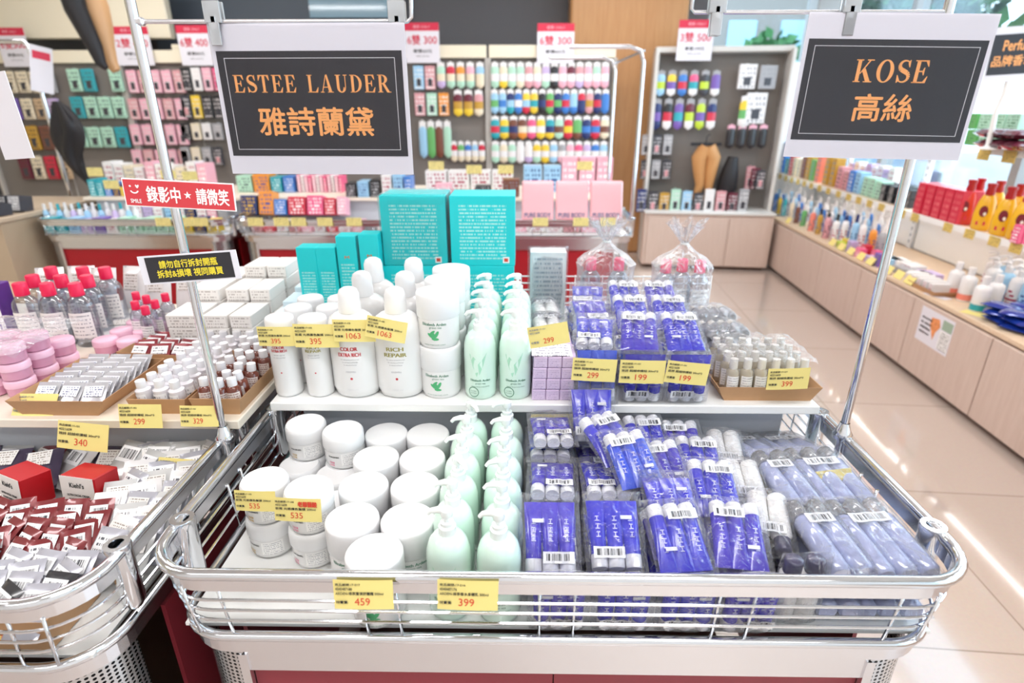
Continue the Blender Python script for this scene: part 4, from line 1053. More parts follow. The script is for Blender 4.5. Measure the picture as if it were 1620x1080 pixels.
tk('yellow price ticket reading 1063 on the red-lettered shampoo bottle', 560, 523, 1.080, 66, '1063', L3)
tk('yellow price ticket reading 1063 hanging askew on the olive-lettered bottle', 611, 521, 1.072, 64, '1063', L3, ry=.21)
tk('faded yellow ticket leaning against the lilac cartons', 868, 530, 1.082, 64, '299', [('', .3)]*0+L4[:2], ry=-.18, faded=True)
tk('pale yellow ticket under the shelf edge beside the pump bottles', 873, 673, 1.072, 66, '299', L4, ry=-.02, faded=True, rx=-.3)
tk('yellow price ticket reading 299 on the left standing blue pack', 940, 585, 1.056, 70, '299', L4, ry=.05)
tk('yellow price ticket reading 199 on the middle standing blue pack', 1016, 588, 1.054, 72, '199', L4, ry=.02)
tk('yellow price ticket reading 199 on the right standing blue pack', 1087, 590, 1.052, 68, '199', L4, ry=.10)
tk('yellow price ticket reading 399 on the vial tray', 1247, 599, 1.066, 66, '399', L4, ry=-.04)
tk('pale yellow ticket lying among the white twin packs', 1212, 768, .905, 62, '399', L4, rx=-.7, rz=.06, faded=True)
tk('yellow ticket lying on the lavender bottle packs', 1314, 764, .895, 72, '399', L4, rx=-.6, ry=-.15)
# ------------------------------------------------------------------ left basket and its riser
def bx_(name, label, cat, c, d, base, pr=None, group=None, rot=(0, 0, 0), top=None):
    """carton kept as one mesh: body plus a printed front face (and top)"""
    mb = MB().box((0, 0, d[2]/2), d, min(.002, d[0]*.05)); ms = [base]
    if pr:
        ms.append(pr); e = .0006; X, Y, Z = d[0]*.46, d[1]/2+e, d[2]
        mb.mat(1).quad((-X, -Y, Z*.05), (X, -Y, Z*.05), (X, -Y, Z*.95), (-X, -Y, Z*.95))
        if top: mb.quad((-X, -Y*.9, Z+e), (X, -Y*.9, Z+e), (X, Y*.9, Z+e), (-X, Y*.9, Z+e))
    return tag(mb.build(name, ms, None, c, rot), label, cat, group)
REDCAP = mat('red_cap', 'e5174e', .35)
CBR = make_clear_bottle(REDCAP, .170, .033)
PURPW = print_mat('purple_white_print', 'eceaf2', '6a4f9c', 5, 12, .55, .4, .6)
for r, (d, xs) in enumerate([(1.40, (27, 70, 115)), (1.475, (51, 96, 137)), (1.56, (84, 134, 169))]):
    for c, px in enumerate(xs):
        x = aty(px, 440, d).x
        CBR.put((x, d, SZ), (0, 0, .15), 'clear bottle with bright red cap on the left riser, %s row, %s from the left' % (('front', 'middle', 'back')[r], ORD[c]), 'clear bottles with red caps on the left riser')
MINI = make_clear_bottle(REDCAP, .115, .020)
for i, (px, d) in enumerate([(208, 1.42), (222, 1.38), (240, 1.43), (213, 1.50), (228, 1.47), (259, 1.49)]):
    MINI.put((aty(px, 460, d).x, d, SZ), (0, 0, 0), 'mini clear bottle with red cap beside the white cartons, %s from the left' % ORD[i], 'mini bottles with red caps')
# white cartons stepped towards the back
CWH = mat('white_carton', 'ece8e4', .5); CWP = print_mat('white_carton_print', 'ebe7e3', 'b4aca8', 4, 18, .5); CBL = mat('pale_blue_carton', 'd6e8f0', .5)
n = 0
for c, (px, wd, hs) in enumerate([(306, .083, (3, 4, 4)), (358, .060, (3, 4, 5)), (396, .055, (3, 4, 5))]):
    for r in range(3):
        d = 1.40+r*.115; x = aty(px, 500, 1.40).x+.005*r
        for lv in range(hs[r]):
            bx_('white_carton', 'flat white carton on the left riser, %s stack, %s row, %s layer up' % (('left', 'middle', 'right')[c], ('front', 'middle', 'back')[r], ORD[lv]), 'carton',
                (x+random.uniform(-.002, .002), d, SZ+lv*.0342), (wd, .108, .034), CWH, CWP, 'white cartons on the left riser', (0, 0, random.uniform(-.03, .03)))
for r in range(4):
    p = aty(428, 500, 1.36+.09*r)
    bx_('blue_carton', 'pale blue carton at the right end of the left riser, %s from the front' % ORD[r], 'carton', (-.598, 1.37+.09*r, SZ), (.048, .082, .105+.012*r), CBL, print_mat('pale_blue_print', 'dcecf3', '8fb9d0', 6, 16), 'pale blue cartons')
# flat printed packs between bottles and trays
FP = print_mat('flat_pack_print', 'eae7e4', '9a8f86', 6, 18, .5); SAC = {}
def sachet(name, label, c, w, l, h, m, lab, rot, group, seed=1, lw=.62, film=True):
    key = (w, l, h, m.name, lab.name if lab else '', lw, film)
    if key not in SAC:
        mb = MB().pillow(w, l, h, 6, 8, .0012, seed, .5)
        ms = [m]
        if lab:
            ms.append(lab); mb.mat(1).grid(lambda u, v: ((u-.5)*w*lw, (.18+(v-.5)*.34)*l, h+.0016), 3, 1)
        SAC[key] = mb.mesh(name, ms)
    return tag(obj(name, SAC[key], None, c, rot), label, 'pack', group)
WFP = mat('white_foil', 'e9e7e8', .25, .1, coat=.4); LBLW = print_mat('white_sticker_print', 'f4f3f5', '55555c', 3, 20, .5)
for i in range(9):
    sachet('white_pouch', 'white pouch standing along the back of the left riser, %s from the left' % ORD[i], (-1.42+i*.082, 1.655+.02*(i % 2), SZ+.065), .078, .15, .03, WFP, FP, (math.radians(72), 0, random.uniform(-.2, .2)), 'white pouches at the back of the left riser')
for i in range(9):
    p = atz(165+(i % 3)*34, 520-(i//3)*16, SZ)
    sachet('flat_pack', 'flat printed pack lying between the red-capped bottles and the cartons, %s one' % ORD[i], (p.x, p.y-.02, SZ+.006*(i % 3)), .085, .12, .012, WFP, FP, (.08, 0, .5-.25*(i % 4)), 'flat printed packs on the left riser')
# trays on the left riser
cardtray('brown cardboard tray of white vials at the left riser edge', -.742, 1.155, SZ, .105, .255, .034, 0, .008)
cardtray('brown cardboard tray of amber bottles at the left riser corner', -.620, 1.165, SZ, .090, .275, .036, 0, .008)
cardtray('brown cardboard tray of silver sachets at the left riser edge', -.940, 1.120, SZ, .155, .205, .036, 0, .022)
cardtray('brown cardboard tray of red and white sachets behind the silver ones', -.885, 1.318, SZ, .165, .115, .034, -.12, .010)
WV = make_vial(mat('milky_vial', 'e3dfe4', .2, coat=.4), mat('frosted_white_cap', 'f2f1f4', .3), .064, .0155, LBLW)
AMB = mat('amber_glass', '6e3324', .12, coat=.6)
AV = make_vial(AMB, mat('frosted_white_cap'), .068, .0150, print_mat('cream_bottle_print', 'eadfda', 'a07a70', 6, 16))
for r in range(7):
    for c in range(3):
        WV.put((-.777+c*.034, 1.052+r*.0345, SZ+.003), (random.uniform(-.06, .06), random.uniform(-.06, .06), random.uniform(-.5, .5)), 'white capped vial in the left vial tray, %s row from the front, %s column' % (ORD[r], ORD[c]), 'white capped vials in the left vial tray')
for r in range(7):
    for c in range(3 if r != 3 else 2):
        AV.put((-.650+c*.030, 1.052+r*.0375, SZ+.003), (random.uniform(-.1, .1), random.uniform(-.08, .08), random.uniform(-.6, .6)), 'amber bottle with white cap in the corner tray, %s row from the front, %s column' % (ORD[r], ORD[c]), 'amber bottles in the corner tray')
for r in range(2):
    for c in range(6):
        WV.put((-.785+c*.034, 1.305+r*.036, SZ), (0, 0, random.uniform(-.5, .5)), 'white capped vial standing loose behind the trays, %s row, %s from the left' % (ORD[r], ORD[c]), 'loose white capped vials')
SIL = mat('silver_foil', 'c9c9cf', .25, .5, coat=.3); SILP = print_mat('silver_sachet_print', 'e8e8ee', '4a5080', 5, 14, .52)
REDF2 = mat('dark_red_foil', '8c2a34', .3, .2, coat=.4)
for r in range(7):
    for c in range(3):
        sachet('sachet', 'silver sachet in the left tray, %s row from the front, %s column' % (ORD[r], ORD[c]), (-.990+c*.051, 1.050+r*.025, SZ+.022), .048, .072, .007, SIL, SILP, (math.radians(40), 0, random.uniform(-.12, .12)), 'silver sachets in the left tray', lw=.8)
for r in range(4):
    for c in range(3):
        sachet('sachet', 'red and white sachet in the back tray, %s row, %s column' % (ORD[r], ORD[c]), (-.935+c*.050, 1.280+r*.027, SZ+.020), .047, .066, .007, REDF2, LBLW, (math.radians(40), 0, random.uniform(-.2, .2)), 'red and white sachets in the back tray', lw=.8)
# pink pots wrapped in film, three layers
PINKP = mat('pink_pot', 'eba9c6', .25, trans=.15, coat=.4)
def make_pot():
    t = thing('pink_pot', 'pot', 'pot')
    MB().lathe([(.022, 0), (.027, .003), (.028, .024)], 18).build('body', PINKP, t)
    MB().lathe([(.029, .023), (.029, .036), (.026, .039), (0, .039)], 18).build('lid', mat('pale_pink_lid', 'f2c3d8', .35), t)
    return Proto(t)
POT = make_pot()
for c in range(4):
    for r in range(3):
        for lv in range(3 if r < 2 else 2):
            POT.put((-1.095-.060*c+(.012 if c > 1 else 0), 1.115+r*.066, SZ+lv*.0395), (0, 0, 0), 'pink pot at the far left of the left riser, %s column, %s row, %s layer' % (ORD[c], ORD[r], ORD[lv]), 'pink pots on the left riser')
for c in range(2):
    for r in range(3): POT.put((-1.000-.062*c, 1.345+r*.01+r*.055*(0 if c else 0)+.058*r, SZ+.001), (0, 0, 0), 'pink pot behind the sachet trays, %s column, %s row' % (ORD[c], ORD[r]), 'pink pots behind the sachet trays')
obj_ = MB().at(TR(-1.175, 1.18, SZ+.06)).grid(lambda u, v: ((u-.5)*.26, (v-.5)*.22, .064+.010*noise.noise(Vector((u*9, v*8, 4)))-.05*max(0, abs(u-.5)*2-.8)-.05*max(0, abs(v-.5)*2-.8)), 26, 22).build('cellophane_wrap', BAGF)
tag(obj_, 'cellophane stretched over the pink pots', 'wrap')
bx_('purple_carton', 'purple edged white carton behind the bottles at the left picture edge', 'carton', (aty(8, 500, 1.42).x-.02, 1.43, SZ), (.06, .05, .16), mat('deep_purple', '5b2f86', .4), PURPW)

# ---- basket tray below
F2 = FLZ
cardtray('wide brown cardboard tray at the front of the left basket', -.895, .662, F2, .40, .105, .056, 0, .006)
TUBEG = mat('grey_white_pack', 'b4b4be', .25, .2, coat=.4); BLKF = mat('black_foil', '2a2a30', .25, coat=.4)
for r in range(4):
    for c in range(7):
        k = (r*2+c*3) % 5
        sachet('sachet', '%s barcoded sachet in the front tray, %s row, %s from the left' % ('black' if k == 0 else 'grey', ORD[r], ORD[c]), (-1.060+c*.055+(.010 if r % 2 else 0), .636+r*.024, F2+.046), .054, .080, .010, BLKF if k == 0 else TUBEG, BARC, (math.radians(34), 0, random.uniform(-.55, .25)), 'barcoded sachets in the front tray', lw=.78)
DRED = mat('wine_red_foil', '7a2026', .3, .15, coat=.5, var=.2)
for r in range(5):
    for c in range(6):
        sachet('sachet', 'wine red sachet in the left basket, %s row from the front, %s from the left' % (ORD[r], ORD[c]), (-.985+c*.047, .735+r*.021, F2+.048+.004*r), .045, .078, .009, DRED, LBLW if (r+c) % 3 else BARC, (math.radians(random.uniform(30, 50)), 0, random.uniform(-.45, .45)), 'wine red sachets in the left basket', lw=.66)
CLRS = mat('clear_white_foil', 'd6d6d6', .2, coat=.5, trans=.15)
for r in range(9):
    for c in range(2 if r < 3 else 3):
        sachet('sachet', 'whitish clear sachet beside the basket rail, %s row from the front, %s from the rail' % (ORD[r], ORD[c]), (-.650-c*.052, .755+r*.030, F2+.048+.003*r), .056, .086, .010, [CLRS, TUBEG, WFP][(r+c) % 3], LBLW if (r+c) % 2 else FP, (math.radians(38), 0, random.uniform(-.5, .5)), 'whitish clear sachets beside the rail', lw=.72)
REDB = mat('poppy_red_carton', 'b8161f', .4)
def red_box(x, y, z, label, rz=0, rx=0):
    t = thing('red_carton', label, 'carton', (x, y, z), (rx, 0, rz), 'red and cream cartons in the left basket')
    MB().box((0, 0, .026), (.062, .045, .052), .0015).build('box', REDB, t)
    mb = MB().at(TR(-.001, -.0231, .026) @ STAND); mb.box((0, 0, 0), (.0605, .0515, .0006)); mb.mat(1)
    mb.text("Kiehl's", 0, .012, .026, .008, .01, .0007); mb.text('ULTRA FACIAL CREAM', 0, -.005, .040, .0036, .008, .0007); mb.text('24-HOUR MOISTURIZER', 0, -.012, .036, .003, .004, .0007)
    mb.build('front_panel', [mat('cream_panel', 'efe6e0', .5), BLK], t)
    return t
for i, (px, l) in enumerate([(38, 'left'), (142, 'right')]):
    p = aty(px, 768, .905); rz = -.40+.22*i
    t = red_box(p.x, .905, F2+.044, 'red carton with cream front standing behind the wine red sachets, %s one' % l, rz, -.12); t.scale = (1.22, 1.2, 1.22)
for i in range(16):
    c, r = i % 8, i//8
    sachet('clear_pack', 'clear crumpled pack under the left riser, %s row, %s from the left' % (ORD[r], ORD[c]), (-1.16+c*.072, 1.02+r*.05, F2+.036+.02*r), .070, .10, .020, [mat('violet_dark_pack', '4c4258', .2, coat=.5), CLRS, DRED, WFP][(c+r) % 4], BARC if c % 2 else FP, (math.radians(35), 0, random.uniform(-.4, .4)), 'clear crumpled packs under the left riser')
for i in range(6):
    c, r = i % 3, i//3
    sachet('dark_pack', 'dark violet bottle pack at the left edge under the riser, %s row, %s one' % (ORD[r], ORD[c]), (-1.13+c*.075, .90+r*.075, F2+.03+.02*r), .07, .11, .03, mat('violet_dark_pack'), FP, (math.radians(20), 0, .2*c), 'dark violet packs at the left edge', lw=.6)
for i, (px, py) in enumerate([(300, 735), (250, 735), (205, 735)]):
    p = aty(px, py, .99)
    sachet('clear_pack', 'clear pack beside the red cartons, %s from the rail' % ORD[i], (p.x, p.y, F2+.065), .075, .10, .018, CLRS, BARC, (math.radians(35), 0, .3-.3*i), 'clear packs beside the red cartons')
# tickets of the left unit
tk('yellow ticket standing before the white vial tray on the left riser', 222, 658, .985, 68, '299', L4, rx=-.25)
tk('yellow ticket standing before the amber bottle tray', 315, 658, .985, 60, '329', L4, rx=-.25)
tk('yellow ticket hanging askew below the left riser edge', 131, 690, .970, 78, '340', L4, ry=.12, rx=-.3)
tk('yellow ticket beside the basket rail near the clear packs', 285, 746, .955, 72, '280', L4, ry=.08, rx=-.5, faded=True)
tk('yellow ticket lying across the whitish sachets', 133, 870, .80, 74, '420', L4, ry=-.28, rx=-.5)
tk('yellow ticket lying on the silver sachet tray', 55, 641, 1.03, 66, '260', L4, rx=-.7, faded=True)
tk('yellow ticket between the two sachet trays on the left riser', 100, 588, 1.22, 70, '250', L4, rx=-.9, faded=True)
tk('yellow ticket on the pink pots at the picture edge', 12, 563, 1.115, 44, '350', L4, rx=-.4, faded=True)
tk('yellow ticket in the front tray behind the wires at the left edge', 12, 1000, .612, 60, '360', L4, rx=-.5)
tk('yellow ticket on a stick above the corner of the right rail', 1384, 752, .93, 30, '399', L4, rx=-.4, rz=1.2, faded=True)
# ------------------------------------------------------------------ far baskets' goods
PAL = {'white': 'eeecec', 'pink': 'f0b3c4', 'hotpink': 'ea5f8c', 'red': 'd22f48', 'blue': '3f7fce', 'sky': '9fcdec', 'navy': '26356e', 'teal': '2fa7b4', 'orange': 'ef9a3c',
       'yellow': 'f2cf3e', 'green': '6cb56a', 'mint': 'b5e0c9', 'black': '28282c', 'brown': '7a4a3a', 'grey': 'a6a6aa', 'purple': '7a5cb0', 'lilac': 'c9b4de', 'cream': 'ecdfc4',
       'beige': 'cdb08e', 'coral': 'f08a76', 'gold': 'c79a3a', 'wine': '6c2338', 'rose': 'dca0a6', 'lime': 'c4dc3c', 'charcoal': '3c3c44'}
def pm(n): return mat(n+'_pack', PAL[n], .35, coat=.2)
def pp(n, ink='8a8a96'): return print_mat(n+'_print_'+ink, PAL[n], ink, 5, 9, .5, .4, .55)
INKS = {'white': 'b03a5a', 'pink': 'ffffff', 'blue': 'f4f4ff', 'black': 'c8ccd0', 'sky': '3c5f9a', 'hotpink': 'ffffff', 'red': 'ffffff', 'navy': 'f0c040', 'teal': 'e8ffff', 'orange': '3a4a9c', 'rose': '5a3038', 'mint': '4a5a5c'}
def fb(px0, px1, py, Y, z0, dep, c, label, group=None, name='carton', rx=0):
    """box standing on z0 at depth Y whose top shows at picture row py"""
    a, b = aty(px0, py, Y), aty(px1, py, Y); w = b.x-a.x-.004
    return bx_(name, label, 'carton', ((a.x+b.x)/2, Y+dep/2, z0), (max(w, .01), dep, max(a.z-z0, .03)), pm(c), pp(c, INKS.get(c, '8a8a96')), group, (rx, 0, 0))
RZ2 = .96; Y1, Y2 = FY+.47, FY+.74
TZ = .792
# right far basket (behind the turquoise boxes)
for i, (a, b, c) in enumerate([(672, 706, 'white'), (708, 742, 'white'), (744, 776, 'white'), (778, 812, 'white')]):
    fb(a, b, 270, Y2, RZ2, .12, c, 'white carton with a small dark figure on the far riser, %s from the left' % ORD[i], 'white figure cartons')
for i, (a, b, c) in enumerate([(828, 858, 'sky'), (860, 888, 'sky')]):
    fb(a, b, 262, Y2, RZ2, .12, c, 'sky blue carton on the far riser beside the pink cartons, %s one' % ('left', 'right')[i], 'sky blue cartons')
for i, (a, b) in enumerate([(889, 914), (917, 943), (945, 971)]):
    fb(a, b, 249, Y2, RZ2, .12, 'pink', 'upright pink carton at the right end of the far riser, %s from the left' % ORD[i], 'upright pink cartons')
fb(795, 822, 284, Y1, RZ2, .12, 'brown', 'brown carton standing left of the big pink packs')
fb(751, 777, 294, Y1, RZ2, .10, 'black', 'small black carton on the far riser')
fb(718, 743, 303, Y1, RZ2, .10, 'green', 'small green topped carton on the far riser')
fb(688, 714, 291, Y1, RZ2, .10, 'pink', 'small pink carton just right of the upper turquoise boxes')
for i, (a, b) in enumerate([(825, 876), (878, 930), (932, 984)]):
    p, q = aty(a, 290, FY+.25), aty(b, 290, FY+.25)
    t = thing('pink_pack', 'big pink glossy pack leaning in the far right basket, %s from the left' % ORD[i], 'pack', ((p.x+q.x)/2, FY+.16, .86), (math.radians(-14), 0, 0), 'big pink glossy packs')
    MB().box((0, 0, .12), (q.x-p.x-.006, .05, .24), .008).build('pack', mat('pink_gloss', 'f2b6be', .15, coat=.8), t)
    MB().at(TR(0, -.0262, .03) @ STAND).text('PURE BODY', 0, 0, (q.x-p.x)*.8, .028, .01).build('lettering', mat('navy_lettering', '4a5a86'), t)
k = 0
for i, c in enumerate(['white', 'pink', 'white', 'rose', 'white', 'mint', 'pink', 'white', 'white', 'rose', 'pink', 'white']):
    x0 = 640+i*28; fb(x0, x0+25, 352+(i % 3)*3, FY+.10, TZ, .12, c, '%s carton behind the wires of the far right basket, %s from the left' % (c, ORD[i]), 'cartons in the far right basket')
# middle far basket
for i in range(12):
    fb(468+i*6, 473.4+i*6, 276+(i % 4), Y2-.05, RZ2, .14, ['pink', 'white', 'pink', 'hotpink'][i % 4], 'thin upright pink carton in the far row, %s from the left' % ORD[i], 'thin upright pink cartons')
for i, (a, b, py, c) in enumerate([(545, 562, 290, 'black'), (564, 582, 287, 'sky'), (584, 600, 285, 'black'), (602, 618, 276, 'white'), (620, 636, 276, 'sky'), (638, 650, 280, 'blue')]):
    fb(a, b, py, Y1-.02, RZ2, .14, c, '%s carton in the far row left of the turquoise boxes, %s from the left' % (c, ORD[i]), 'black and blue cartons in the far row')
for i, (a, b, py, c) in enumerate([(372, 396, 278, 'mint'), (398, 424, 276, 'orange'), (426, 444, 280, 'teal'), (446, 464, 279, 'blue')]):
    fb(a, b, py, Y2-.05, RZ2, .14, c, '%s carton in the back of the far middle riser' % c, 'mixed cartons on the far middle riser')
for i, (a, b, py, c) in enumerate([(376, 402, 312, 'navy'), (404, 428, 305, 'orange'), (430, 450, 318, 'blue'), (452, 480, 314, 'red'), (482, 508, 312, 'hotpink'), (510, 528, 316, 'red'), (530, 545, 314, 'pink')]):
    fb(a, b, py, FY+.28, .86, .10, c, '%s pack heaped in the far middle basket, %s from the left' % (c, ORD[i]), 'packs heaped in the far middle basket', rx=-.25)
    fb(a+1, b-1, 352, FY+.28, TZ, .12, 'white', 'white carton under the %s heaped pack in the far middle basket' % ORD[i], 'cartons under the heaped packs')
for i, c in enumerate(['grey', 'rose', 'red', 'white', 'rose', 'pink', 'white', 'red', 'white', 'pink', 'grey', 'white', 'rose']):
    x0 = 376+i*20; fb(x0, x0+17, 351+(i % 3)*4, FY+.08, TZ, .12, c, '%s carton behind the wires of the far middle basket, %s from the left' % (c, ORD[i]), 'cartons in the far middle basket')
# left far basket
def bottle_far(px, py, Y, z0, r, cb, cc, label, group):
    p = aty(px, py, Y); h = p.z-z0
    mb = MB().lathe([(r*.9, 0), (r, h*.03), (r, h*.66), (r*.5, h*.76)], 12); mb.mat(1).lathe([(r*.5, h*.75), (r*.52, h*.78), (r*.48, h*.99), (0, h)], 10)
    return tag(mb.build('bottle', [pm(cb), pm(cc)], None, (p.x, Y, z0)), label, 'bottle', group)
for i in range(14):
    bottle_far(68+i*11, 322-(i % 2)*2, FY+.16+.03*(i % 2), TZ, .018, ['sky', 'white', 'sky', 'white', 'lilac', 'white'][i % 6], ['white', 'white', 'teal'][i % 3], 'tall pale bottle in the far left basket, %s from the left' % ORD[i], 'tall pale bottles in the far left basket')
for i, c in enumerate(['teal', 'teal', 'sky', 'lilac', 'purple', 'white', 'mint', 'mint', 'mint', 'mint', 'mint', 'yellow', 'navy', 'yellow']):
    x0 = 64+i*20; fb(x0, x0+18, 345+(i % 2)*3, FY+.06, TZ, .09, c, '%s carton behind the wires of the far left basket, %s from the left' % (c, ORD[i]), 'cartons in the far left basket')
for i, c in enumerate(['teal', 'teal', 'blue', 'navy', 'yellow']):
    x0 = 136+i*13; fb(x0, x0+12, 284+i*3, Y1, RZ2, .14, c, '%s carton on the far left riser, %s from the left' % (c, ORD[i]), 'blue cartons on the far left riser')
for i in range(10):
    fb(160+i*16.5, 175+i*16.5, 256+(i*5 % 4)*3, Y2, RZ2, .14, ['white', 'white', 'cream', 'white', 'pink'][i % 5], 'white printed carton along the far left riser, %s from the left' % ORD[i], 'white cartons on the far left riser')
for i in range(9):
    fb(206+i*17, 221+i*17, 322+(i % 3)*3, FY+.30, TZ, .10, ['white', 'lilac', 'white', 'sky', 'white', 'navy', 'white', 'pink', 'grey'][i], 'pale carton in the middle of the far left basket, %s from the left' % ORD[i], 'pale cartons in the far left basket')
# tickets on the far rails
def tiny(px, py, Y, wpx, label, grp, rx=0, col=PAPERTAG, hr=.55):
    p = aty(px, py, Y); a = (aty(px+wpx/2, py, Y)-aty(px-wpx/2, py, Y)).length
    mb = MB().at(STAND).box((0, 0, -.0008), (a, a*hr, .0012)); mb.mat(1).quad((-a/2, -a*hr/2, 0), (a/2, -a*hr/2, 0), (a/2, a*hr/2, 0), (-a/2, a*hr/2, 0))
    return tag(mb.build('price_ticket', [YEL, col], None, p, (rx, 0, 0)), label, 'price ticket', grp)
for i, px in enumerate([258, 292, 317, 404, 445, 472, 514, 560, 855, 919, 962]):
    tiny(px, 351, FY-.012, 24, 'yellow ticket on the far basket rails, %s from the left' % ORD[i], 'yellow tickets on the far rails')
for i, (px, py) in enumerate([(150, 272), (176, 292), (266, 276), (300, 278), (690, 262), (750, 268), (800, 268), (925, 262)]):
    tiny(px, py, Y1-.004 if px < 400 else Y2-.005, 24, 'yellow ticket tucked among the far risers, %s from the left' % ORD[i], 'yellow tickets on the far risers')
# chrome frame standing at the right end of the far baskets
t = thing('hoop_stand', 'chrome double hoop frame at the right end of the far baskets', 'frame', (.66, FY+.45, .88))
p0 = aty(998, 80, FY+.12)
for dx, dy in ((0.03, -.33), (-.06, .12)):
    zt_ = .95 if dy < 0 else .93
    mb = MB(); mb.tube([(dx, dy, 0), (dx, dy, zt_-.08), (dx-.02, dy, zt_-.02), (dx-.08, dy, zt_), (dx-.42, dy, zt_)], .012, 8); mb.build('hoop', CHROME, t)
MB().tube([(.03, -.33, .93), (-.06, .12, .90)], .007, 8).build('crossbar', CHROME, t)

# beige counter and dark goods at the left edge
BEI = mat('beige_laminate', 'b9a58c', .5)
t = thing('beige_counter', 'beige counter at the left edge behind the red-capped bottles', 'counter', (-3.58, 3.75, 0))
MB().box((0, 0, .445), (1.10, .9, .89)).build('body', BEI, t); MB().box((0, 0, .905), (1.14, .94, .03), .004).build('top', mat('counter_top', 'c2ae96', .4), t)
MB().box((0, -.452, .52), (1.10, .006, .004)).build('seam', SH, t)
for r in range(2):
    for c in range(12):
        p = aty(6+c*11.5, 325-r*9, 3.42+r*.12)
        bx_('dark_pack', 'dark sock pack in a row on the beige counter, %s row, %s from the left' % (('front', 'back')[r], ORD[c]), 'pack', (-4.02+c*.085, 3.38+r*.16, .92), (.074, .10, .075+.02*r), pm(['charcoal', 'black', 'grey', 'charcoal'][(c+r) % 4]), pp('grey' if c % 2 else 'charcoal', 'e8e8e8'), 'dark packs on the beige counter', (-.2, 0, 0))
bx_('carton_board', 'flat pale board lying at the left behind the bottles', 'board', (-2.52, 2.60, 0), (.5, .3, .70), pm('beige'))

# ------------------------------------------------------------------ back wall fixtures
def pegpanel(name, x0, x1, Y, z0, z1, n=0, label=None, cat='display panel', frame=CREAM, base=True):
    t = thing(name, label, cat, ((x0+x1)/2, Y, 0)); W = x1-x0
    MB().box((0, .02, (z0+z1)/2), (W, .02, z1-z0)).build('pegboard', PEG, t)
    mb = MB(); k = int((z1-z0)/.05)
    MB().box((0, -.005, z1+.055), (W, .05, .11), .004).build('header', frame, t)
    for sx in (-W/2, W/2): MB().box((sx, 0, (z0+z1)/2), (.035, .06, z1-z0), .004).build('side_post', mat('grey_post', 'bcb8b2', .4), t)
    for q in range(1, int(W/.5)):
        MB().box((-W/2+q*W/int(W/.5), .006, (z0+z1)/2), (.006, .012, z1-z0)).build('divider', mat('grey_post'), t)
    MB().box((0, .10, z0/2), (W, .18, z0)).build('base_box', PALEWOOD if base else frame, t)
    return t
WY = 6.05
def xw(px, py=180, Y=WY): return aty(px, py, Y).x
z_hi = aty(800, 92, WY).z
pegpanel('sock_display', xw(642), xw(771), WY, .6, z_hi, label='grey pegboard bay partly behind the two-word sign')
pegpanel('sock_display', xw(775), xw(968), WY, .6, z_hi, label='grey pegboard bay densely hung with coloured socks')
pegpanel('hosiery_display', xw(210), xw(418), WY, .6, aty(200, 100, WY).z, label='pegboard bay of pink packs left of the two-word sign')
pegpanel('hosiery_display', xw(-30), xw(206), WY, .6, aty(200, 100, WY).z, label='pegboard bay of mint packs at the far left')
pegpanel('hosiery_display', xw(422), xw(638), WY, .6, z_hi, label='pegboard bay hidden behind the two-word sign')
# cream fascia above the left bays
mb = MB().box(((xw(-60)+xw(262, 50))/2, WY+.12, 2.42), (xw(262, 50)-xw(-60), .10, .56), .01); tag(mb.build('cream_fascia', CREAM), 'cream fascia board above the left pegboard bays', 'fascia')
mb = MB().box(((xw(270, 80)+xw(345, 80))/2, WY+.08, 2.03), (.5, .05, .12), .01); tag(mb.build('cream_board', CREAM), 'short cream board above the pink packs', 'fascia')
def sock(px, py0, py1, wpx, cols, label, group, Y=WY-.05, cap='white', flat=.28):
    """hanging sock or slim pack: rounded body in colour bands below a card and hook"""
    a = aty(px, py0, Y); b = aty(px, py1, Y); h = a.z-b.z; w = (aty(px+wpx/2, py0, Y)-aty(px-wpx/2, py0, Y)).length*.94
    n = len(cols); mb = MB(); ms = [pm(cap)]+[pm(c) for c in cols]; r = w/2
    def rad(t): return r*(.80 if t > .97 else 1)*math.sqrt(max(.04, 1-max(0, (.14-t)/.14)**2))
    for i in range(n):
        t0, t1 = i/n, (i+1)/n; pr = []
        for q in range(4): t_ = t0+(t1-t0)*q/3; pr.append((rad(t_), -h+h*.86*t_))
        mb.mat(n-i).lathe(pr, 8, sy=flat, cap=(i == 0))
    mb.mat(0).box((0, 0, -h*.10), (w*.86, .012, h*.20), .003).box((0, .0, -h*.0+.003), (w*.25, .004, h*.06))
    mb.tube([(0, .0, 0), (0, .06, .004)], .003, 4)
    return tag(mb.build('sock_pair', ms, None, (a.x, Y, a.z)), label, 'socks', group)
def pack(px0, px1, py0, py1, c, ink, label, group, Y=WY-.05):
    a = aty(px0, py0, Y); b = aty(px1, py0, Y); z1 = a.z; z0 = aty(px0, py1, Y).z; w = b.x-a.x; h = z1-z0
    mb = MB().box((0, 0, -h/2), (w*.94, .03, h*.94), .004); e = .0156
    mb.mat(1).quad((-w*.44, -e, -h*.93), (w*.44, -e, -h*.93), (w*.44, -e, -h*.08), (-w*.44, -e, -h*.08))
    mb.mat(2).box((0, -.0162, -h*.68), (w*.38, .001, h*.30)).mat(0).tube([(0, 0, -.004), (0, .06, .0)], .003, 4)
    return tag(mb.build('hosiery_pack', [pm(c), pp(c, ink), pm('charcoal' if c != 'charcoal' else 'rose')], None, ((a.x+b.x)/2, Y, z1)), label, 'pack', group)
rs = random.Random(11)
P1 = ['pink', 'mint', 'sky', 'cream', 'rose', 'white', 'lilac', 'yellow', 'white', 'pink']; P2 = ['blue', 'navy', 'yellow', 'sky', 'red', 'white', 'gold', 'teal', 'green', 'orange']
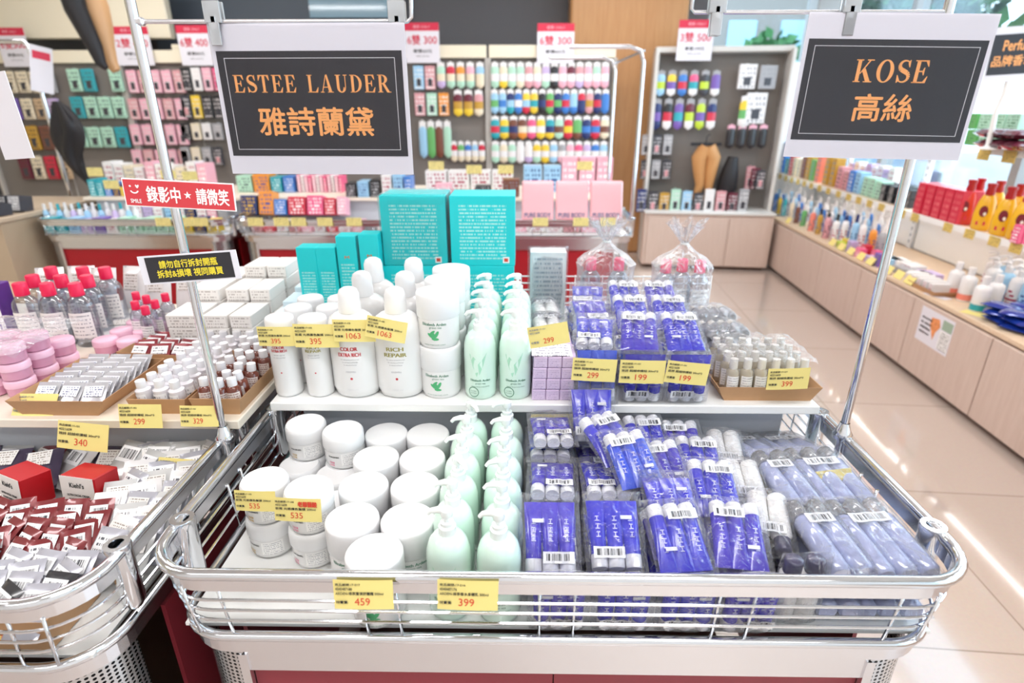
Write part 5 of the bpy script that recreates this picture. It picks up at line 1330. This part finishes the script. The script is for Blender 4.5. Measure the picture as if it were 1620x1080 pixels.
P3_ = ['teal', 'yellow', 'brown', 'red', 'orange', 'white', 'navy', 'green', 'blue', 'cream']; P4 = ['mint', 'pink', 'cream', 'yellow', 'lilac', 'sky', 'white', 'rose']
base_c = [['mint', 'cream', 'mint', 'mint', 'rose', 'cream', 'lilac', 'black', 'pink', 'wine', 'rose', 'pink', 'mint', 'pink'],
          ['sky', 'sky', 'navy', 'blue', 'yellow', 'yellow', 'black', 'green', 'navy', 'blue', 'sky', 'red', 'rose', 'navy', 'blue'],
          ['teal', 'yellow', 'brown', 'brown', 'hotpink', 'yellow', 'teal', 'mint', 'red', 'green', 'navy', 'red', 'cream'],
          ['mint', 'cream', 'mint', 'white', 'white', 'yellow', 'yellow', 'sky', 'grey', 'pink', 'hotpink', 'lilac', 'blue', 'sky']]
ry = [(99, 140), (142, 180), (184, 220), (224, 258)]
rn = ['top', 'second', 'third', 'bottom']
for r, (y0, y1) in enumerate(ry):
    L_ = base_c[r]; n = len(L_); x0, x1 = 776, 965
    if r == 3: x0 = 777; x1 = 962
    for i, c in enumerate(L_):
        px = x0+(x1-x0)*(i+.5)/n; pal = [P1, P2, P3_, P4][r]
        sock(px, y0, y1, (x1-x0)/n, [c, 'white' if r in (0, 3) else rs.choice(pal), c if rs.random() < .5 else rs.choice(pal)], 'coloured sock pair in the %s row of the dense bay, %s from the left' % (rn[r], ORD[i]), 'socks in the dense bay, %s row' % rn[r])
for i, c in enumerate(['mint', 'red', 'orange', 'pink', 'sky']):
    sock(697+i*15.5, 99, 140, 14, [c, 'cream', rs.choice(P1)], 'pale sock pair in the top row beside the two-word sign, %s from the left' % ORD[i], 'top row socks beside the two-word sign')
for i, c in enumerate(['wine', 'wine', 'rose']):
    sock(724+i*16.5, 143, 184, 15, [c, 'gold', 'yellow' if i < 2 else 'cream'], '%s sock pair, second row beside the two-word sign, %s from left' % ('wine and gold' if i < 2 else 'rose', ORD[i]), 'second row socks beside the two-word sign')
for i, (c, k_) in enumerate([('sky', 'gold'), ('rose', 'white')]): pack(653+i*18, 670+i*18, 103, 143, c, 'ffffff', '%s hosiery pack in the top row touching the two-word sign' % c, 'packs beside the two-word sign')
for i, c in enumerate(['rose', 'mint', 'orange']): pack(655+i*19, 672+i*19, 146, 184, c, 'ffffff', '%s hosiery pack in the second row beside the two-word sign' % c, 'packs beside the two-word sign')
for i, c in enumerate(['sky', 'green', 'brown', 'mint']): sock(668+i*13, 192, 250, 13, [c, c, c], 'long %s sock hanging low beside the two-word sign' % c, 'long socks beside the two-word sign')
for i, c in enumerate(['red', 'green', 'blue', 'sky', 'red']): sock(718+i*11, 224, 256, 10.5, [c, 'white', 'cream'], 'small sock pair above the white figure cartons, %s from the left' % ORD[i], 'small socks above the figure cartons')
# left bays
for r, (y0, y1) in enumerate([(110, 148), (155, 190), (196, 230), (236, 262)]):
    for i in range(5):
        pack(198+i*18.5+r*3, 214+i*18.5+r*3, y0, y1, ['pink', 'rose', 'pink'][(i+r) % 3], 'e8e0e0', 'pink hosiery pack in the %s row of the pink bay, %s from the left' % (rn[r], ORD[i]), 'pink hosiery packs')
for r, (y0, y1, cs) in enumerate([(106, 145, ['black', 'white', 'pink', 'hotpink']), (150, 188, ['charcoal', 'yellow', 'black', 'black']), (194, 222, ['black', 'cream', 'white', 'grey']), (232, 262, ['grey', 'cream', 'grey', 'charcoal'])]):
    for i, c in enumerate(cs):
        pack(284+i*17, 299+i*17, y0, y1, c, 'e8e0e0', '%s pack in the %s row between pink packs and the two-word sign, %s' % (c, rn[r], ORD[i]), 'mixed packs left of the two-word sign')
for r, (y0, y1) in enumerate([(108, 146), (152, 188), (200, 234)]):
    for i in range(4):
        if (r, i) == (0, 2): continue
        pack(104+i*22+r*5, 124+i*22+r*5, y0, y1, 'teal' if (r+i) % 4 == 1 else 'mint', '4a6a66', 'mint hosiery pack in the %s row of the mint bay, %s from the left' % (rn[r], ORD[i]), 'mint hosiery packs')
for r, (y0, y1) in enumerate([(112, 148), (155, 190), (198, 238), (246, 284)]):
    for i in range(4):
        c = [['cream', 'cream', 'cream', 'grey'], ['purple', 'cream', 'beige', 'lilac'], ['beige', 'gold', 'brown', 'beige'], ['wine', 'cream', 'red', 'beige']][r][i]
        pack(2+i*21+r*8, 20+i*21+r*8, y0, y1, c, '4a4038', '%s hosiery pack at the far left, %s row, %s' % (c, rn[r], ORD[i]), 'hosiery packs at the far left')
# price cards standing on the fixtures
CARDR = mat('card_red', 'd22a4a', .5)
def pcard(px, py, wpx, hpx, big, small, label, Y, head='優惠 ONLY'):
    p = aty(px, py, Y); a = (aty(px+wpx/2, py, Y)-aty(px-wpx/2, py, Y)).length; h = a*hpx/wpx*1.05
    t = thing('price_card', label, 'price card', p, (0, 0, 0), None)
    mb = MB().at(STAND); mb.box((0, 0, 0), (a, h, .006)); mb.mat(1).box((0, h*.40, .0035), (a, h*.20, .001)); mb.build('card', [PAPER, CARDR], t)
    mb = MB().at(STAND @ TR(0, 0, .0045)); mb.text(big, 0, h*.08, a*.86, h*.24, .008); mb.build('red_lettering', CARDR, t)
    mb = MB().at(STAND @ TR(0, 0, .0045)); mb.text(small, 0, -h*.20, a*.55, h*.09, .006).text('sale price', 0, -h*.33, a*.4, h*.045, .0); mb.build('dark_lettering', BLK, t)
    mb = MB().at(STAND @ TR(0, 0, .0045)); mb.text(head, 0, h*.40, a*.5, h*.08, .002); mb.build('head_lettering', mat('card_pink_ink', 'f0b0bc', .5), t)
pcard(22, 75, 46, 52, '6雙500', '單雙99元', 'white price card with red header at the far left above the mint bay', WY-.06)
pcard(210, 73, 58, 52, '2雙 400', '單雙250元', 'white price card with red header above the pink packs, behind the post', WY-.06)
pcard(308, 72, 50, 54, '6雙 400', '單雙80元', 'white price card with red header half behind the two-word sign left edge', WY-.06)
pcard(668, 68, 54, 54, '6雙 300', '單雙60元', 'white price card with red header at the right edge of the two-word sign', WY-.06)
pcard(879, 69, 58, 54, '6雙 300', '單雙60元', 'white price card with red header above the dense sock bay', WY-.06)

# ------------------------------------------------------------------ sock rack standing before the wood column
KX0, KX1 = 1.30, 2.50; KY = 6.02; RK = math.radians(-7)
def kpt(px, py): return aty(px, py, KY-.10*(aty(px, py, KY).x-KX0))
t = thing('sock_rack', 'freestanding grey pegboard sock rack beside the window shelves', 'rack', ((KX0+KX1)/2, KY, 0), (0, 0, RK))
W = KX1-KX0-.02
MB().box((0, .09, 1.28), (W, .03, 1.44)).build('pegboard', PEG, t)
FRM = mat('rack_frame_white', 'd8d6d2', .45)
for sx in (-1, 1): MB().box((sx*(W/2+.02), .02, 1.02), (.035, .28, 2.02), .005).build('side_frame', FRM, t)
MB().box((0, .04, 2.03), (W+.07, .20, .05), .006).build('top_frame', FRM, t)
MB().box((0, -.11, .29), (W+.06, .40, .52), .006).build('base_body', PALEWOOD, t); MB().box((0, -.09, .02), (W, .34, .04)).build('plinth', SH, t)
for k in (-1, 0, 1): MB().box((k*W/3, -.316, .28), (W/3-.012, .012, .48), .002).build('door', PALEWOOD, t)
MB().box((0, -.12, .56), (W+.07, .42, .025), .004).build('base_top', FRM, t)
YR = KY-.06
def rs_(px): return YR-.12*(aty(px, 200, YR).x-1.9)
for r, (y0, y1, cs) in enumerate([(112, 152, ['sky', 'yellow', 'blue', 'hotpink', 'charcoal', 'purple']), (157, 205, ['navy', 'black', 'purple', 'wine', 'lime', 'navy'])]):
    for i, c in enumerate(cs):
        sock(1047+i*17.5-r*6, y0, y1, 15, [c, ['lime', 'purple', 'red', 'teal'][(i+r) % 4], 'white' if i % 2 else c], 'sports sock pair in the %s row of the sock rack, %s from the left' % (('top', 'second')[r], ORD[i]), 'sports socks on the sock rack', rs_(1047+i*17), 'grey')
sock(1182, 152, 202, 20, ['yellow', 'green', 'white'], 'yellow toed sock model hanging alone on the sock rack', None, rs_(1182), 'white')
for i, (a, b, y0, y1, c) in enumerate([(1170, 1200, 100, 142, 'white'), (1203, 1232, 102, 142, 'grey'), (1182, 1216, 145, 197, 'white')]):
    pack(a, b, y0, y1, c, '9a9aa0', ['white boxed pack in the top row of the sock rack', 'grey boxed pack in the top right corner of the sock rack', 'white information card in the middle of the sock rack'][i], None, rs_(a))
for i in range(4): sock(1158+i*17, 198, 235, 15, ['black', 'black', 'black'], 'black ankle sock with pink card on the sock rack, %s from the left' % ORD[i], 'black ankle socks on the sock rack', rs_(1158+i*17), 'pink', .5)
for r, (y0, y1) in enumerate([(212, 246), (252, 284)]):
    for i in range(3): pack(1016+i*17-r*2, 1031+i*17-r*2, y0, y1, 'charcoal' if (i+r) % 2 else 'grey', 'dddddd', 'dark sock pack in the %s row at the left side of the sock rack, %s' % (('third', 'fourth')[r], ORD[i]), 'dark packs on the sock rack', rs_(1016))
for i in range(3): pack(1182+i*8, 1196+i*8, 262+i*3, 300, ['rose', 'wine', 'charcoal'][i], 'e8e0e0', '%s pack at the right side of the sock rack' % ['rose', 'wine', 'charcoal'][i], None, rs_(1190)-.04*i)
for i in range(10): pack(1008+i*18, 1024+i*18, 298+(i % 3)*3, 336, ['navy', 'charcoal', 'gold', 'mint', 'sky', 'charcoal', 'white', 'rose', 'wine', 'grey'][i], 'e8e8e8', 'pack in the lowest row of the sock rack, %s from the left' % ORD[i], 'lowest packs on the sock rack', rs_(1008+i*18)-.14)
# leg forms
def leg_form(name, label, pts, rad, m, parts=None, two=None):
    t = thing(name, label, 'leg form', pts[0]); o = Vector(pts[0])
    MB().tube([Vector(p)-o for p in pts], rad, 14).build('leg', m, t)
    if two: MB().tube([Vector(p)-o for p in two], rad, 14).build('leg', m, t)
    return t
TANM = mat('tan_nylon', 'c9935c', .5); BLKN = mat('black_nylon', '1c1b20', .5)
def Pk(px, py, dy=0): q = rs_(px)-.05+dy; return aty(px, py, q)
leg_form('tights_form', 'tan tights form hanging in the lower half of the sock rack', [Pk(1117, 232), Pk(1106, 250), Pk(1106, 272), Pk(1107, 292), Pk(1102, 308), Pk(1094, 315)], [.07, .075, .06, .045, .035, .03], TANM, two=[Pk(1121, 232), Pk(1128, 250), Pk(1124, 272), Pk(1121, 292), Pk(1120, 308), Pk(1112, 316)])
mbh = MB(); mbh.box((0, 0, 0), (.30, .02, .03), .006).tube([(0, 0, 0), (0, .0, .07), (.03, 0, .09)], .006, 6)
tag(mbh.build('hanger', BLKN, None, Pk(1117, 228, -.02)), 'black hanger clipped to the tan tights form', 'hanger')
leg_form('stocking', 'black stocking draped on the right half of the sock rack', [Pk(1160, 248), Pk(1155, 270), Pk(1150, 295), Pk(1142, 310), Pk(1130, 318)], [.05, .08, .10, .07, .03], BLKN)
pcard(1100, 64, 56, 55, '3雙 500', '單雙199元', 'white price card reading 3 pairs 500 on top of the sock rack', rs_(1100)-.03)
# left foreground hangings: leg mannequins, cloth and a second sign frame
YL = 4.6
leg_form('leg_mannequin', 'skin coloured display leg hanging upside down at the top left', [aty(138, -12, YL), aty(146, 12, YL), aty(158, 45, YL), aty(166, 75, YL), aty(176, 100, YL), aty(184, 112, YL)], [.10, .105, .085, .065, .045, .03], mat('skin_mannequin', 'd9aa7a', .4))
leg_form('leg_mannequin', 'black stockinged display leg crossing the skin coloured one', [aty(112, -12, YL-.15), aty(120, 15, YL-.15), aty(135, 45, YL-.15), aty(150, 75, YL-.15), aty(160, 100, YL-.15), aty(168, 108, YL-.15)], [.075, .07, .06, .05, .035, .02], BLKN)
q = aty(88, 160, 4.3); mb = MB()
def garment(u, v):
    a = 2*PI*u; w_ = .02+.095*math.sin(PI*min(1, v*1.15)**.8)*(1-.45*v); f = 1+.22*math.sin(a*5+v*6)+.12*math.sin(a*3-v*9)
    return (w_*math.cos(a)*f+.10*v*v+.03*math.sin(v*7), w_*.5*math.sin(a)*f, -.62*v-(.03*math.sin(a*2) if v > .9 else 0))
mb.grid(garment, 30, 18); tag(mb.build('black_scarf', BLKN, None, q), 'black fabric garment hanging beside the mint packs', 'garment')
t = thing('sign_post', 'grey sign post at the upper left in front of the mint packs', 'sign post', (aty(104, 280, 4.42).x, 4.42, 0))
ztp = aty(50, 66, 4.42).z
MB().tube([(0, 0, 0), (0, 0, ztp-.1), (0, 0, ztp-.03), (-.03, 0, ztp), (-.2, 0, ztp)], .015, 8).build('pole', CHROME, t); MB().lathe([(.16, 0), (.16, .012), (.03, .02)], 20).build('foot', CHROME, t)
p = aty(66, 110, 4.36); o = MB().at(STAND).box((0, 0, 0), (.13, .30, .002)).build('paper_sheet', PAPER, None, p, (0, math.radians(12), .9)); tag(o, 'narrow white sheet hanging on the upper left sign post', 'sheet')
MB().at(STAND).box((0, .09, .0016), (.10, .05, .001)).build('red_panel', CARDR, o)
p = aty(8, 185, 1.25); o = MB().at(STAND).box((0, 0, 0), (.09, .165, .0015)).build('hanging_sheet', PAPER, None, p, (0, math.radians(-4), -.3)); tag(o, 'white sheet cut by the left picture edge', 'sheet')
p = aty(10, 120, 1.25); tag(MB().tube([(-.02, 0, .25), (-.02, 0, -.02)], .002, 6).build('hanging_wire', STEEL, None, p), 'thin wire holding the white sheet at the left picture edge', 'wire')

# ------------------------------------------------------------------ goods on the window shelves
CZ = .5
def proj(v):
    d = Vector(v)-Vector((0, 0, CAM_Z)); f = d.dot(_F); return 810+FPX*d.dot(_R)/f, 540-FPX*d.dot(_U)/f
def s_at(px, t, z):
    lo, hi = .8, 7.0
    for _ in range(40):
        m = (lo+hi)/2
        if proj(RP(m, t, z))[0] > px: lo = m
        else: hi = m
    return (lo+hi)/2
_BT = {}
def shelf_bottle(px, t, z, r, h, cb, cc, label, group, band=None, pump=False):
    s = s_at(px, t, z); k = (r, h, cb, cc, band, pump)
    if k not in _BT:
        mb = MB().lathe([(r*.9, 0), (r, h*.03), (r, h*.62), (r*.9, h*.70), (r*.42, h*.76)], 14); mb.mat(1).lathe([(r*.42, h*.75), (r*.46, h*.77), (r*.44, h*.90 if pump else h*.98), (0, h*.91 if pump else h)], 12)
        if pump: mb.tube([(0, 0, h*.88), (0, 0, h*.97), (-r*.5, 0, h*.99), (-r*1.1, 0, h*.96)], r*.16, 6)
        mb.mat(2).lathe([(r*1.01, h*.05), (r*1.01, h*(.22 if band else .5))], 14, cap=False)
        _BT[k] = mb.mesh('bottle', [pm(cb), pm(cc), pm(band) if band else pp(cb, INKS.get(cb, '7a7a86'))])
    return tag(obj('bottle', _BT[k], None, RP(s, t, z), (0, 0, RROT-.6)), label, 'bottle', group)
seq = [(1224, .15, .020, .24, 'blue', 'white'), (1231, .13, .020, .21, 'yellow', 'white'), (1239, .13, .022, .22, 'teal', 'sky'), (1250, .12, .024, .22, 'cream', 'white'), (1259, .11, .024, .20, 'brown', 'white'), (1269, .11, .024, .19, 'green', 'white'),
       (1282, .10, .027, .21, 'coral', 'white'), (1293, .10, .024, .22, 'gold', 'black'), (1305, .09, .028, .23, 'rose', 'black'), (1318, .09, .028, .23, 'white', 'black'), (1331, .12, .027, .25, 'white', 'navy'), (1346, .12, .026, .27, 'sky', 'navy'), (1358, .14, .026, .27, 'white', 'white'),
       (1374, .16, .027, .25, 'orange', 'white'), (1388, .17, .030, .25, 'grey', 'white')]
for i, (px, t_, r, h, cb, cc) in enumerate(seq):
    for k in range(3):
        shelf_bottle(px+4*k, t_+.075*k, CZ, r, h+.03*k, cb if k == 0 else ['white', 'sky', 'blue'][(i+k) % 3], cc if k == 0 else 'white', '%s bottle on the deck in the window wall, %s from the far end, %s row' % (cb if k == 0 else 'pale', ORD[i], ORD[k]), 'bottles on the far part of the deck', pump=(i % 2 == 0))
def deck_box(px, t, z, w, d, h, c, label, group, name='carton', rz=0, ink=None):
    s = s_at(px, t, z); q = RP(s, t, z)
    return bx_(name, label, 'carton', q, (w, d, h), pm(c), pp(c, ink or INKS.get(c, '8a8a96')), group, (0, 0, RROT-PI/2+rz))
for i, (px, t_, c) in enumerate([(1330, .06, 'lime'), (1338, .10, 'yellow'), (1346, .06, 'lilac'), (1354, .12, 'pink'), (1360, .05, 'hotpink'), (1368, .10, 'red'), (1376, .05, 'lilac'), (1385, .13, 'hotpink'), (1390, .06, 'purple'), (1396, .12, 'white')]):
    deck_box(px, t_, CZ, .07, .05, .05+.02*(i % 3), c, 'small %s carton low on the deck before the tall bottles, %s one' % (c, ORD[i]), 'small cartons on the deck')
for i, (px, t_, c, h) in enumerate([(1408, .16, 'sky', .05), (1420, .20, 'white', .05), (1430, .13, 'grey', .045), (1442, .19, 'white', .06), (1455, .14, 'white', .05), (1468, .20, 'lilac', .05), (1482, .14, 'white', .045)]):
    deck_box(px, t_, CZ, .13, .10, h, c, 'low pale carton in the row beside the cardboard tray, %s from the far end' % ORD[i], 'low pale cartons on the deck')
s_ = s_at(1470, .07, CZ); q = RP(s_, .09, CZ); cardtray('cardboard tray at the deck edge with white cartons', q.x, q.y, CZ, .24, .14, .03, RROT-PI/2)
for i in range(5): deck_box(1448+i*9.5, .09, CZ+.003, .040, .12, .06, 'white', 'small white carton in the deck edge tray, %s from the far end' % ORD[i], 'white cartons in the deck edge tray')
for i, (px, t_, bd) in enumerate([(1505, .16, 'coral'), (1524, .15, 'coral'), (1545, .10, 'teal'), (1566, .20, 'teal')]):
    shelf_bottle(px, t_, CZ, .038, .195, 'white', 'white', 'white bottle with a %s band on the deck, %s from the left' % (bd, ORD[i]), 'banded white bottles on the deck', band=bd)
for i in range(8):
    shelf_bottle(1560+(i % 4)*19, .30+.10*(i//4), CZ, .040, .24, 'sky' if i % 2 else 'white', 'white', 'pale pump bottle at the right end of the deck, %s row, %s from the left' % (ORD[i//4], ORD[i % 4]), 'pale pump bottles on the deck', pump=True)
for i in range(12):
    q = RP(s_at(1590+(i % 2)*28, .12, CZ+.03*(i//2 % 3)), .10+.12*(i//6), CZ+.002+.032*((i//2) % 3))
    sachet('blue_sachet', 'deep blue sachet pack heaped at the right end of the deck, %s one' % ORD[i], q, .11, .15, .03, mat('deep_blue_foil', '1c3a9c', .2, .2, coat=.6), None, (0, 0, .4*(i % 3)), 'deep blue packs on the deck')
# middle shelf
MZ = .882
mid = [(1233, 'yellow', 0.106), (1241, 'blue', 0.307), (1248, 'teal', 0.153), (1254, 'red', 0.189), (1260, 'cream', 0.177), (1267, 'cream', 0.177), (1274, 'brown', 0.201), (1281, 'gold', 0.212), (1288, 'green', 0.189), (1297, 'coral', 0.236), (1310, 'gold', 0.236), (1320, 'gold', 0.236), (1331, 'rose', 0.177), (1341, 'rose', 0.153), (1350, 'blue', 0.165), (1360, 'sky', 0.165), (1373, 'mint', 0.142), (1383, 'mint', 0.142), (1394, 'mint', 0.130)]
for i, (px, c, h) in enumerate(mid):
    deck_box(px, .25, MZ, .085, .08, h, c, '%s carton on the middle window shelf, %s from the far end' % (c, ORD[i]), 'cartons on the middle window shelf')
for i in range(8): deck_box(1346+i*9, .42, MZ, .08, .07, .19+.02*(i % 2), 'white' if i % 3 else 'lilac', 'pale carton behind the front row of the middle window shelf, %s from the far end' % ORD[i], 'pale cartons behind')
for i in range(8):
    s_ = s_at(1400+(i % 4)*13, .24+.08*(i//4), MZ)
    for lv in range(2):
        bx_('black_jar_box', 'black square jar box on the middle shelf, %s from the left, %s row, %s layer' % (ORD[i % 4], ORD[i//4], ORD[lv]), 'carton', RP(s_, .24+.09*(i//4), MZ+.060*lv), (.066, .066, .058), pm('black'), pp('black', 'dddddd'), 'black jar boxes', (0, 0, RROT-PI/2))
for i in range(5):
    deck_box(1462+i*14.5, .21, MZ, .078, .11, .190, 'red', 'bright red carton on the middle window shelf, %s from the left' % ORD[i], 'bright red cartons', ink='e06a70')
s0 = [(1520, .20, 'red', 'red'), (1534, .30, 'red', 'red'), (1549, .19, 'yellow', 'red'), (1563, .32, 'yellow', 'red'), (1579, .19, 'yellow', 'red'), (1594, .32, 'yellow', 'red'), (1606, .20, 'yellow', 'red'), (1622, .30, 'yellow', 'red')]
for i, (px, t_, cb, cc) in enumerate(s0):
    s_ = s_at(px, t_, MZ); t = thing('body_wash_bottle', '%s bottle with dark red cap on the middle window shelf, %s from the left' % (cb, ORD[i]), 'bottle', RP(s_, t_, MZ), (0, 0, RROT-.75), 'red and yellow bottles with red caps')
    R = .046; h = .255
    MB().lathe([(R*.8, 0), (R, .01), (R*1.05, h*.35), (R*.86, h*.60), (R*.6, h*.72), (R*.42, h*.76)], 18, sy=.7).build('body', mat('yolk_yellow_body' if cb == 'yellow' else 'tomato_red_body', 'f0b81e' if cb == 'yellow' else 'd0301e', .3, coat=.4), t)
    MB().lathe([(R*.44, h*.74), (R*.50, h*.78), (R*.40, h*.90), (R*.50, h*.93), (R*.48, h*.99), (0, h)], 14).build('cap', mat('dark_red_cap', 'b0161f', .3, coat=.3), t)
    mb = MB(); r_ = R*1.06
    mb.cylpoly([(.020*math.cos(a), .105+.030*math.sin(a)) for a in [2*PI*k/14 for k in range(14)]], r_, r_*.72)
    mb.mat(1).cylpoly([(-.022, .030), (.022, .030), (.022, .050), (-.022, .050)], r_, r_*.72)
    mb.mat(2).cylpoly([(.008+.007*math.cos(a), .092+.010*math.sin(a)) for a in [2*PI*k/8 for k in range(8)]], r_*1.01, r_*.73)
    mb.build('label', [mat('berry_print', '7c1c2c', .5), CARDR, mat('daisy_white', 'f6f2e6', .5)], t)
for i in range(3): deck_box(1612+i*8, .16+.02*i, MZ, .05, .06, .09, 'hotpink', 'pink pot carton at the right end of the middle window shelf, %s one' % ORD[i], 'pink pot cartons')
# top shelf
TZ2 = 1.312
for i in range(8):
    c, lv = i % 4, i//4
    deck_box(1545+c*22, .26, TZ2+lv*.088, .095, .09, .085, 'mint' if c else 'green', 'green printed carton on the top window shelf, %s from the left, %s layer' % (ORD[c], ORD[lv]), 'green cartons on the top window shelf', ink='4a8a5a')
for i in range(6):
    c, lv = i % 3, i//3
    s_ = s_at(1580+c*20, .16, TZ2+lv*.05)
    sachet('wine_pouch', 'dark wine coloured zip pouch on the top window shelf, %s from the left, %s layer' % (ORD[c], ORD[lv]), RP(s_, .14, TZ2+lv*.052), .13, .16, .05, mat('wine_gloss', '5a2232', .12, coat=.9, var=.4, bscale=40), None, (0, 0, RROT+PI/2), 'wine coloured pouches')
# tickets along the shelf edges
def edge_ticket(px, t, z, w, label, grp, rx=0, hr=.62):
    s_ = s_at(px, t, z); q = RP(s_, t, z); mb = MB().at(STAND).box((0, 0, -.0008), (w, w*hr, .0012)); mb.mat(1).quad((-w/2, -w*hr/2, 0), (w/2, -w*hr/2, 0), (w/2, w*hr/2, 0), (-w/2, w*hr/2, 0))
    return tag(mb.build('price_ticket', [YEL, print_mat('gold_ticket_print', 'e0c36a', '8a744a', 6, 14, .52)], None, q, (0, 0, RROT-PI/2)), label, 'price ticket', grp)
for i, px in enumerate([1226, 1234, 1243, 1252, 1262, 1272, 1283, 1296, 1310, 1326, 1342, 1358, 1375, 1394, 1426, 1447, 1499, 1533, 1572, 1606]):
    edge_ticket(px, .148, MZ-.026, .082, 'gold ticket along the middle window shelf edge, %s from the far end' % ORD[i], 'gold tickets on the middle shelf edge')
for i, px in enumerate([1556, 1596]):
    edge_ticket(px, .148, 1.278, .095, 'gold ticket under the top window shelf edge, %s one' % ('left', 'right')[i], 'gold tickets on the top shelf edge')
for i, px in enumerate([1247, 1317, 1331, 1346, 1362, 1377, 1405, 1422, 1439]):
    s_ = s_at(px, .02, CZ+.02); q = RP(s_, .02, CZ+.030); mb = MB().at(STAND).box((0, 0, 0), (.09, .055, .0014)); tag(mb.build('price_ticket', YEL, None, q, (-.5, 0, RROT-PI/2)), 'plain gold ticket propped at the deck edge, %s from the far end' % ORD[i], 'price ticket', 'gold tickets propped at the deck edge')
q = RP(s_at(1538, .05, CZ), .06, CZ+.001); tag(MB().box((0, 0, .0008), (.07, .11, .0012)).build('price_ticket', YEL, None, q, (0, 0, .5)), 'gold ticket lying flat on the deck before the banded bottles', 'price ticket')
q = RP(s_at(1480, .04, CZ), .05, CZ+.001); tag(MB().box((0, 0, .0008), (.06, .14, .0012)).build('paper_slip', PAPER, None, q, (0, 0, .3)), 'glossy white slip lying flat at the deck edge', 'paper slip')
# poster on the cabinet door
ps = (s_at(1478, -.014, .35)); q = RP(ps, -.0135, .345)
t = thing('paper_poster', 'white poster with orange picture and printed lines on a cabinet door', 'poster', q, (0, 0, RROT-PI/2))
MB().at(STAND).box((0, 0, 0), (.30, .20, .0012)).build('sheet', PAPER, t)
mb = MB().at(STAND @ TR(0, 0, .0009)); mb.add([(x*1.0-.025, y+.012, 0) for x, y in [(-.02, .05), (.05, .06), (.07, .02), (.04, -.02), (.03, -.07), (.0, -.02), (-.02, .0)]], [tuple(range(7))]); mb.build('orange_picture', mat('orange_photo_print', 'e8955c', .5, var=.5, bscale=40), t)
mb = MB().at(STAND @ TR(0, 0, .0012))
for k, s__ in enumerate(['•請勿拆封使用', '•請小心輕放商品', '•損壞請照價賠償', '•謝謝您的合作']): mb.text(s__, -.082, .042-.028*k, .098, .014, .012)
mb.build('lines', BLK, t)
mb = MB().at(STAND @ TR(0, 0, .0011)); mb.box((.100, .055, 0), (.085, .055, .0004)); mb.mat(1).quad((.055, -.085, .0003), (.145, -.085, .0003), (.145, .02, .0003), (.055, .02, .0003)); mb.build('green_box', [mat('sage_green_ink', '9fb5a0', .5), PRINT_DARK], t)
# perfume sign at the right edge
PY_ = 3.15; pc_ = aty(1630, 84, PY_)
t = thing('hanging_sign', 'small black sign with orange lettering cut by the right picture edge', 'sign', pc_, (0, math.radians(-3), math.radians(-8)))
MB().at(STAND).box((0, 0, 0), (.37, .245, .0018)).build('paper_sheet', PAPER, t); MB().at(STAND).box((0, .0, .0012), (.352, .180, .0010)).build('black_poster', INKB, t)
mb = MB().at(STAND @ TR(0, 0, .0024)); mb.text('Perfume', -.050, .040, .150, .046, .012); mb.text('品牌香水', -.070, -.028, .185, .048, .012); mb.build('orange_lettering', ORANGE, t)
q = aty(1598, 112, PY_+.03); z0_ = 1.312; hh = q.z-z0_
t = thing('sign_stand', 'white jointed plastic sign stand under the perfume sign', 'sign stand', (q.x, PY_+.03, z0_))
MB().tube([(0, 0, hh), (.004, 0, hh*.7), (-.012, 0, hh*.5), (-.004, 0, hh*.25), (0, 0, .01)], [.010, .013, .010, .013, .012], 8).build('arm', WHITEP, t)
MB().box((0, 0, hh+.010), (.05, .02, .030), .004).build('clamp', WHITEP, t); MB().lathe([(.05, 0), (.05, .008), (.014, .016)], 18).build('foot', WHITEP, t)
# cable by the corner
tag(MB().tube([RP(5.98, .10, .30), RP(6.0, .16, .22), RP(6.05, .12, .10), RP(6.1, .05, .02)], .008, 6).build('cable', mat('grey_cable', '8a8a90', .5)), 'grey cable running down beside the far end cabinet', 'cable')
